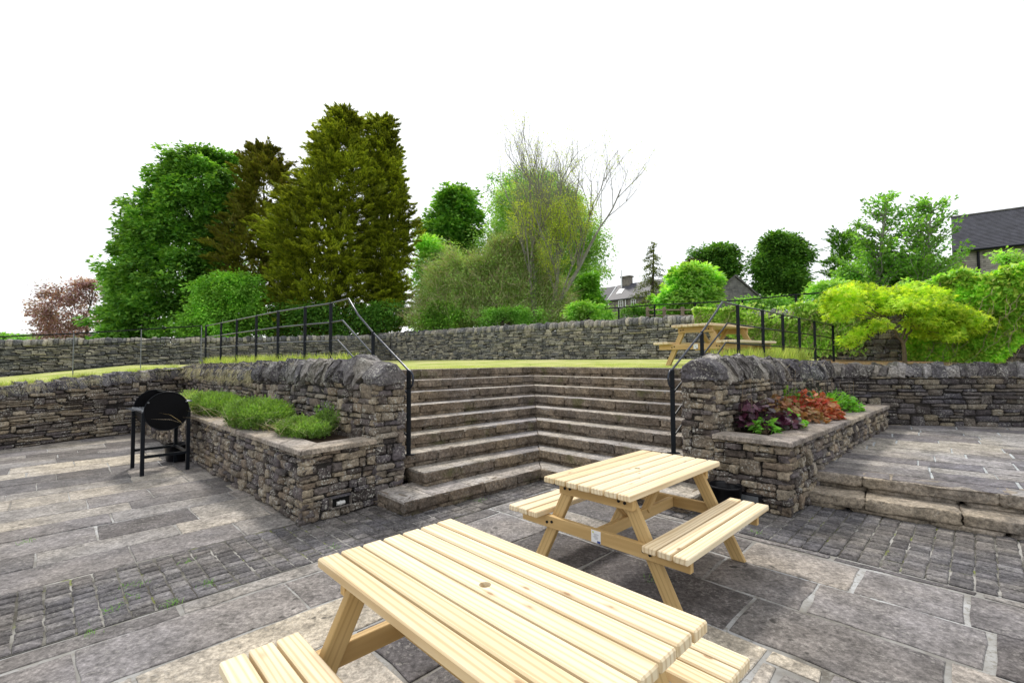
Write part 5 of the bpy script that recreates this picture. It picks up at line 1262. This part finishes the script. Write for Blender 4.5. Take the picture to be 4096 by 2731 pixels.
# ================================================================ buildings far off
def house():
    A = atY(1398, 691, 80); B = atY(1510, 667, 73); o = empty('stone_house', (A[0], A[1], 2.4), label='distant grey stone house with slate roof, skylight and tall chimney', cat='house')
    d = unit(B[:2] - A[:2]); n = np.array([-d[1], d[0]]); n = n if n[1] > 0 else -n; L = 15; ze = A[2]; D = 6.; zr = atY(1412, 656.5, 81.5)[2]; P = lambda s, t, z: (*(A[:2] + d * s + n * t), z); ang = math.atan2(d[1], d[0])
    slz = lambda t: ze - .1 + (t + .3) * (zr - ze + .15) / (D / 2 + .3)
    mb = MB(); prism(mb, [P(0, 0, 0)[:2], P(L, 0, 0)[:2], P(L, D, 0)[:2], P(0, D, 0)[:2]], 2, ze)
    mb.add([P(0, 0, ze), P(0, D, ze), P(0, D / 2, zr), P(L, 0, ze), P(L, D, ze), P(L, D / 2, zr)], [[0, 1, 2], [4, 3, 5]]); child(mb.build('walls', M_housewall), o)
    mb = MB()
    for t0, t1 in ((-.3, D / 2), (D + .3, D / 2)):
        q = [P(-.2, t0, ze - .1), P(L + .3, t0, ze - .1), P(L + .3, t1, zr + .05), P(-.2, t1, zr + .05)]; mb.add(q + [(a, b, c + .15) for a, b, c in q], [[0, 1, 2, 3], [4, 5, 6, 7], [0, 1, 5, 4], [1, 2, 6, 5], [3, 0, 4, 7]])
    child(mb.build('roof', M_roof), o)
    mb = MB(); q = [P(-5, .6, 0), P(.1, .6, 0), P(.1, D, 0), P(-5, D, 0)]; prism(mb, [a[:2] for a in q], 2, ze - .7); child(mb.build('wing_walls', M_housewall), o)
    mb = MB(); mb.add([P(-5.3, -.2, ze - 1.1), P(-.25, -.2, ze - 1.1), P(-.1, D / 2, zr + .1), P(-5.3, D / 2, zr + .1)], [[0, 1, 2, 3]]); child(mb.build('wing_roof', M_roof), o)
    mb = MB(); add_tube(mb, [P(-.28, -.35, ze - .2), P(-.22, D / 2 - .4, zr - .1)], .12, 5); child(mb.build('valley', M_white), o)
    c = P(1.7, D / 2, 0); mb = MB(); add_box(mb, (c[0], c[1], zr + .35), (.85, .5, 1.0), .02, ang); add_box(mb, (c[0], c[1], zr + 1.42), (1.0, .65, .12), .02, ang); cm = child(mb.build('chimney', M_housewall), o)
    for dx in (.05, .65):
        mb = MB(); add_lathe(mb, [(.17, 0), (.15, .65), (.22, .67), (.22, .8), (.12, .8)], (c[0] + d[0] * dx, c[1] + d[1] * dx, zr + 1.53), 10); q_ = mb.build('chimney_pot', M_pot); q_.parent = cm; q_.matrix_parent_inverse = Matrix.Translation(-Vector(o.location))
    q = P(1.1, D / 2 - .7, 0); mb = MB(); add_tube(mb, [(q[0], q[1], zr - .6), (q[0], q[1], zr + 2.6)], .09, 8); child(mb.build('flue', M_white), o)
    for s_, hw in ((2.5, .42), (5.0, .42), (8., .42)):
        q = P(s_, -.05, ze - .75); mb = MB()
        for (ds, dz, hx, hz) in ((0, .55, hw, .06), (0, -.55, hw, .06), (-hw, 0, .06, .6), (hw, 0, .06, .6), (0, 0, .04, .5), (0, .1, hw, .03)):
            add_box(mb, (q[0] + d[0] * ds, q[1] + d[1] * ds, q[2] + dz), (hx, .04, hz), .002, ang)
        w = child(mb.build('window', M_white), o); mb = MB(); q = P(s_, -.005, ze - .75); add_box(mb, q, (hw, .02, .55), .001, ang); g = mb.build('pane', M_glass); g.parent = w; g.matrix_parent_inverse = Matrix.Translation(-Vector(o.location))
    q = P(3.5, -.12, 0); mb = MB(); add_tube(mb, [(q[0], q[1], 2.4), (q[0], q[1], ze - .2)], .08, 8); child(mb.build('downpipe', M_white), o)
    V = [P(s_, t, slz(t) + .22) for s_, t in ((.9, .9), (2.0, .9), (2.0, 1.9), (.9, 1.9))]; mb = MB(); mb.add(V, [[0, 1, 2, 3]]); child(mb.build('skylight', M_white), o)
def brickish(name, cols, scale=1.):
    m, nt, p = mat(name); tc = nd(nt, 'TexCoord'); b = nd(nt, 'TexBrick'); mp = nd(nt, 'Mapping'); mp.inputs['Rotation'].default_value = (R_(90), 0, 0)
    g = nd(nt, 'NewGeometry'); sp = nd(nt, 'SeparateXYZ'); cb = nd(nt, 'CombineXYZ'); ad = nd(nt, 'Math', operation='ADD'); lk(nt, tc.outputs['Object'], sp.inputs[0]); lk(nt, sp.outputs[0], ad.inputs[0]); lk(nt, sp.outputs[1], ad.inputs[1])
    lk(nt, ad.outputs[0], cb.inputs[0]); lk(nt, sp.outputs[2], cb.inputs[1]); nv = nd(nt, 'VectorMath', operation='MULTIPLY_ADD'); nz = nd(nt, 'TexNoise'); nz.inputs['Scale'].default_value = 3; lk(nt, nz.outputs['Color'], nv.inputs[0]); nv.inputs[1].default_value = (.1, .1, .1); lk(nt, cb.outputs[0], nv.inputs[2])
    lk(nt, nv.outputs[0], b.inputs[0]); b.inputs['Scale'].default_value = 1.; b.inputs['Brick Width'].default_value = .42 * scale; b.inputs['Row Height'].default_value = .15 * scale; b.inputs['Mortar Size'].default_value = .012
    b.inputs[1].default_value = (*cols[0], 1); b.inputs[2].default_value = (*cols[1], 1); b.inputs[3].default_value = (*cols[2], 1)
    n = noise(nt, 2.5, 5, .7, tc.outputs['Object']); c = mixc(nt, 1., b.outputs[0], ramp(nt, n, [(.3, .6), (.7, 1.4)]), 'MULTIPLY'); lk(nt, c, p.inputs['Base Color']); p.inputs['Roughness'].default_value = .9
    bump(nt, p, b.outputs[1], -.5, .02); return m
M_housewall = brickish('house_stone', [(.16, .14, .125), (.24, .21, .185), (.12, .11, .1)])
M_barnwall = brickish('barn_stone', [(.13, .125, .13), (.2, .19, .18), (.1, .095, .09)])
M_rwall = brickish('pale_stone', [(.3, .27, .25), (.38, .34, .31), (.2, .18, .17)], .8)
house()
def barn():
    Y = 36; a = atY(1633, 682, Y); b = atY(1743, 682, Y); top = atY(1688, 636, Y); o = empty('stone_barn', (a[0], Y, 2.4), label='grey stone gable end of a small barn with a slabbed roof behind the fence', cat='barn')
    mb = MB(); y1 = Y + 8; dx = .35
    V = [(a[0], Y, 2), (b[0], Y, 2), (b[0], Y, b[2]), (top[0], Y, top[2]), (a[0], Y, a[2])]; dpx = 3.2; V2 = [(x + dpx, y + 8, z) for x, y, z in V]; n = 5
    mb.add(V + V2, [list(range(n)), list(range(n, 2 * n))[::-1]] + [[i, n + i, n + (i + 1) % n, (i + 1) % n] for i in range(n) if i not in (2, 3)]); child(mb.build('walls', M_barnwall), o)
    mb = MB()
    for e, s in ((a, -1), (b, 1)):
        ex = e[0] + s * .15; ez = e[2] - .12
        q = [(ex, Y - .12, ez), (top[0], Y - .12, top[2] + .03), (top[0] + dpx, y1, top[2] + .03), (ex + dpx, y1, ez)]; mb.add(q + [(x, y, z + .16) for x, y, z in q], [[0, 1, 2, 3], [4, 5, 6, 7], [0, 1, 5, 4], [1, 2, 6, 5], [2, 3, 7, 6], [3, 0, 4, 7]])
    child(mb.build('roof', M_roofr), o)
    l = atY(1616, 714, Y); mb = MB(); mb.add([(l[0], Y + .1, 2), (a[0], Y + .1, 2), (a[0], Y + .1, a[2] - .9), (l[0], Y + .1, l[2]), (l[0] + 2, Y + 4, 2), (a[0] + 2, Y + 4, 2), (a[0] + 2, Y + 4, a[2] - .9), (l[0] + 2, Y + 4, l[2])], [[0, 1, 2, 3], [3, 2, 6, 7], [0, 3, 7, 4]]); child(mb.build('lean_to', M_barnwall), o)
barn()
def rbuild():
    A = atY(2195, 578, 26); o = empty('stone_building', (A[0], A[1], 2.4), label='stone building with a dark slate roof cut by the right edge', cat='building'); d = unit((2.15, -1.6)); n = np.array([-d[1], d[0]]); n = n if n[1] > 0 else -n
    n = unit((.68, .73)); L = 9.; D = 2.6; zr = atY(2195, 501, 28)[2]; ze = A[2]; P = lambda s, t, z: (*(A[:2] + d * s + n * t), z)
    mb = MB(); prism(mb, [P(.1, .15, 0)[:2], P(L, .15, 0)[:2], P(L, 2 * D, 0)[:2], P(.1, 2 * D, 0)[:2]], 1.5, ze - .02); mb.add([P(.12, .15, ze - .02), P(.12, 2 * D, ze - .02), P(.12, D, zr - .1)], [[0, 1, 2]]); child(mb.build('walls', M_rwall), o)
    nrow = 26
    mb = MB()
    for i in range(nrow):      # slate courses as shallow steps
        t0, t1 = i / nrow, (i + 1) / nrow; za, zb = ze + (zr - ze) * t0, ze + (zr - ze) * t1
        q = [P(-.1, -.12 + (D + .12) * t0, za + .05), P(L, -.12 + (D + .12) * t0, za + .05), P(L, -.12 + (D + .12) * t1, zb + .02), P(-.1, -.12 + (D + .12) * t1, zb + .02)]
        mb.add(q + [(x, y, z - .1) for x, y, z in q], [[0, 1, 2, 3], [4, 5, 1, 0], [0, 3, 7, 4]])
    q = [P(-.1, D, zr), P(L, D, zr), P(L, 2 * D + .1, ze), P(-.1, 2 * D + .1, ze)]; mb.add(q, [[0, 1, 2, 3]]); child(mb.build('roof', M_roof), o)
    mb = MB(); add_tube(mb, [P(-.12, D, zr + .03), P(L, D, zr + .03)], .07, 6); child(mb.build('ridge_tiles', M_roofr), o)
    mb = MB(); add_tube(mb, [P(-.05, -.18, ze - .03), P(L, -.18, ze - .03)], .06, 6); child(mb.build('gutter', M_black), o)
    mb = MB(); add_tube(mb, [P(.9, .05, 2.4), P(.9, .05, ze - .1)], .06, 6); child(mb.build('downpipe', M_black), o)
    mb = MB(); 
    for i in range(12): z = ze - .45 - i * .35; q = P(.1, .12, z); add_box(mb, q, (.28 if i % 2 else .18, .06, .165), .01, math.atan2(d[1], d[0]))
    child(mb.build('quoins', M_ledge), o)
rbuild()
# hills at the far left
mb = MB(); us = np.linspace(-120, 330, 40)
def ridge(Y, f, z0, name, m):
    mb = MB(); top = [atY(u, f(u), Y) for u in us]; V = [(p[0], p[1], p[2]) for p in top] + [(p[0], p[1] * .8, z0) for p in top] + [(p[0] * 1.2, p[1] * 1.3, z0) for p in top]; n = len(us)
    mb.add(V, [[i, i + 1, n + i + 1, n + i] for i in range(n - 1)] + [[i + 1, i, 2 * n + i, 2 * n + i + 1] for i in range(n - 1)]); return tag(mb.build(name, m, smooth=True), kind='structure')
ridge(900, lambda u: 764 + 3 * math.sin(u * .03), -60, 'far_hill', M_hill)
ridge(350, lambda u: 768 + .03 * (u - 40) + 2 * math.sin(u * .06) if u > 0 else 764, -20, 'green_hill', M_hillg)
crown_tree('hedge', 'low green hedge on the hillside at the far left edge', 'hedge', 60, [(760, -60, 30), (768, -90, 60), (790, -90, 110)], 60, .9, 60, .3, L_mid, M_bark, base=(0, 790), zbase=1., depth=.3)
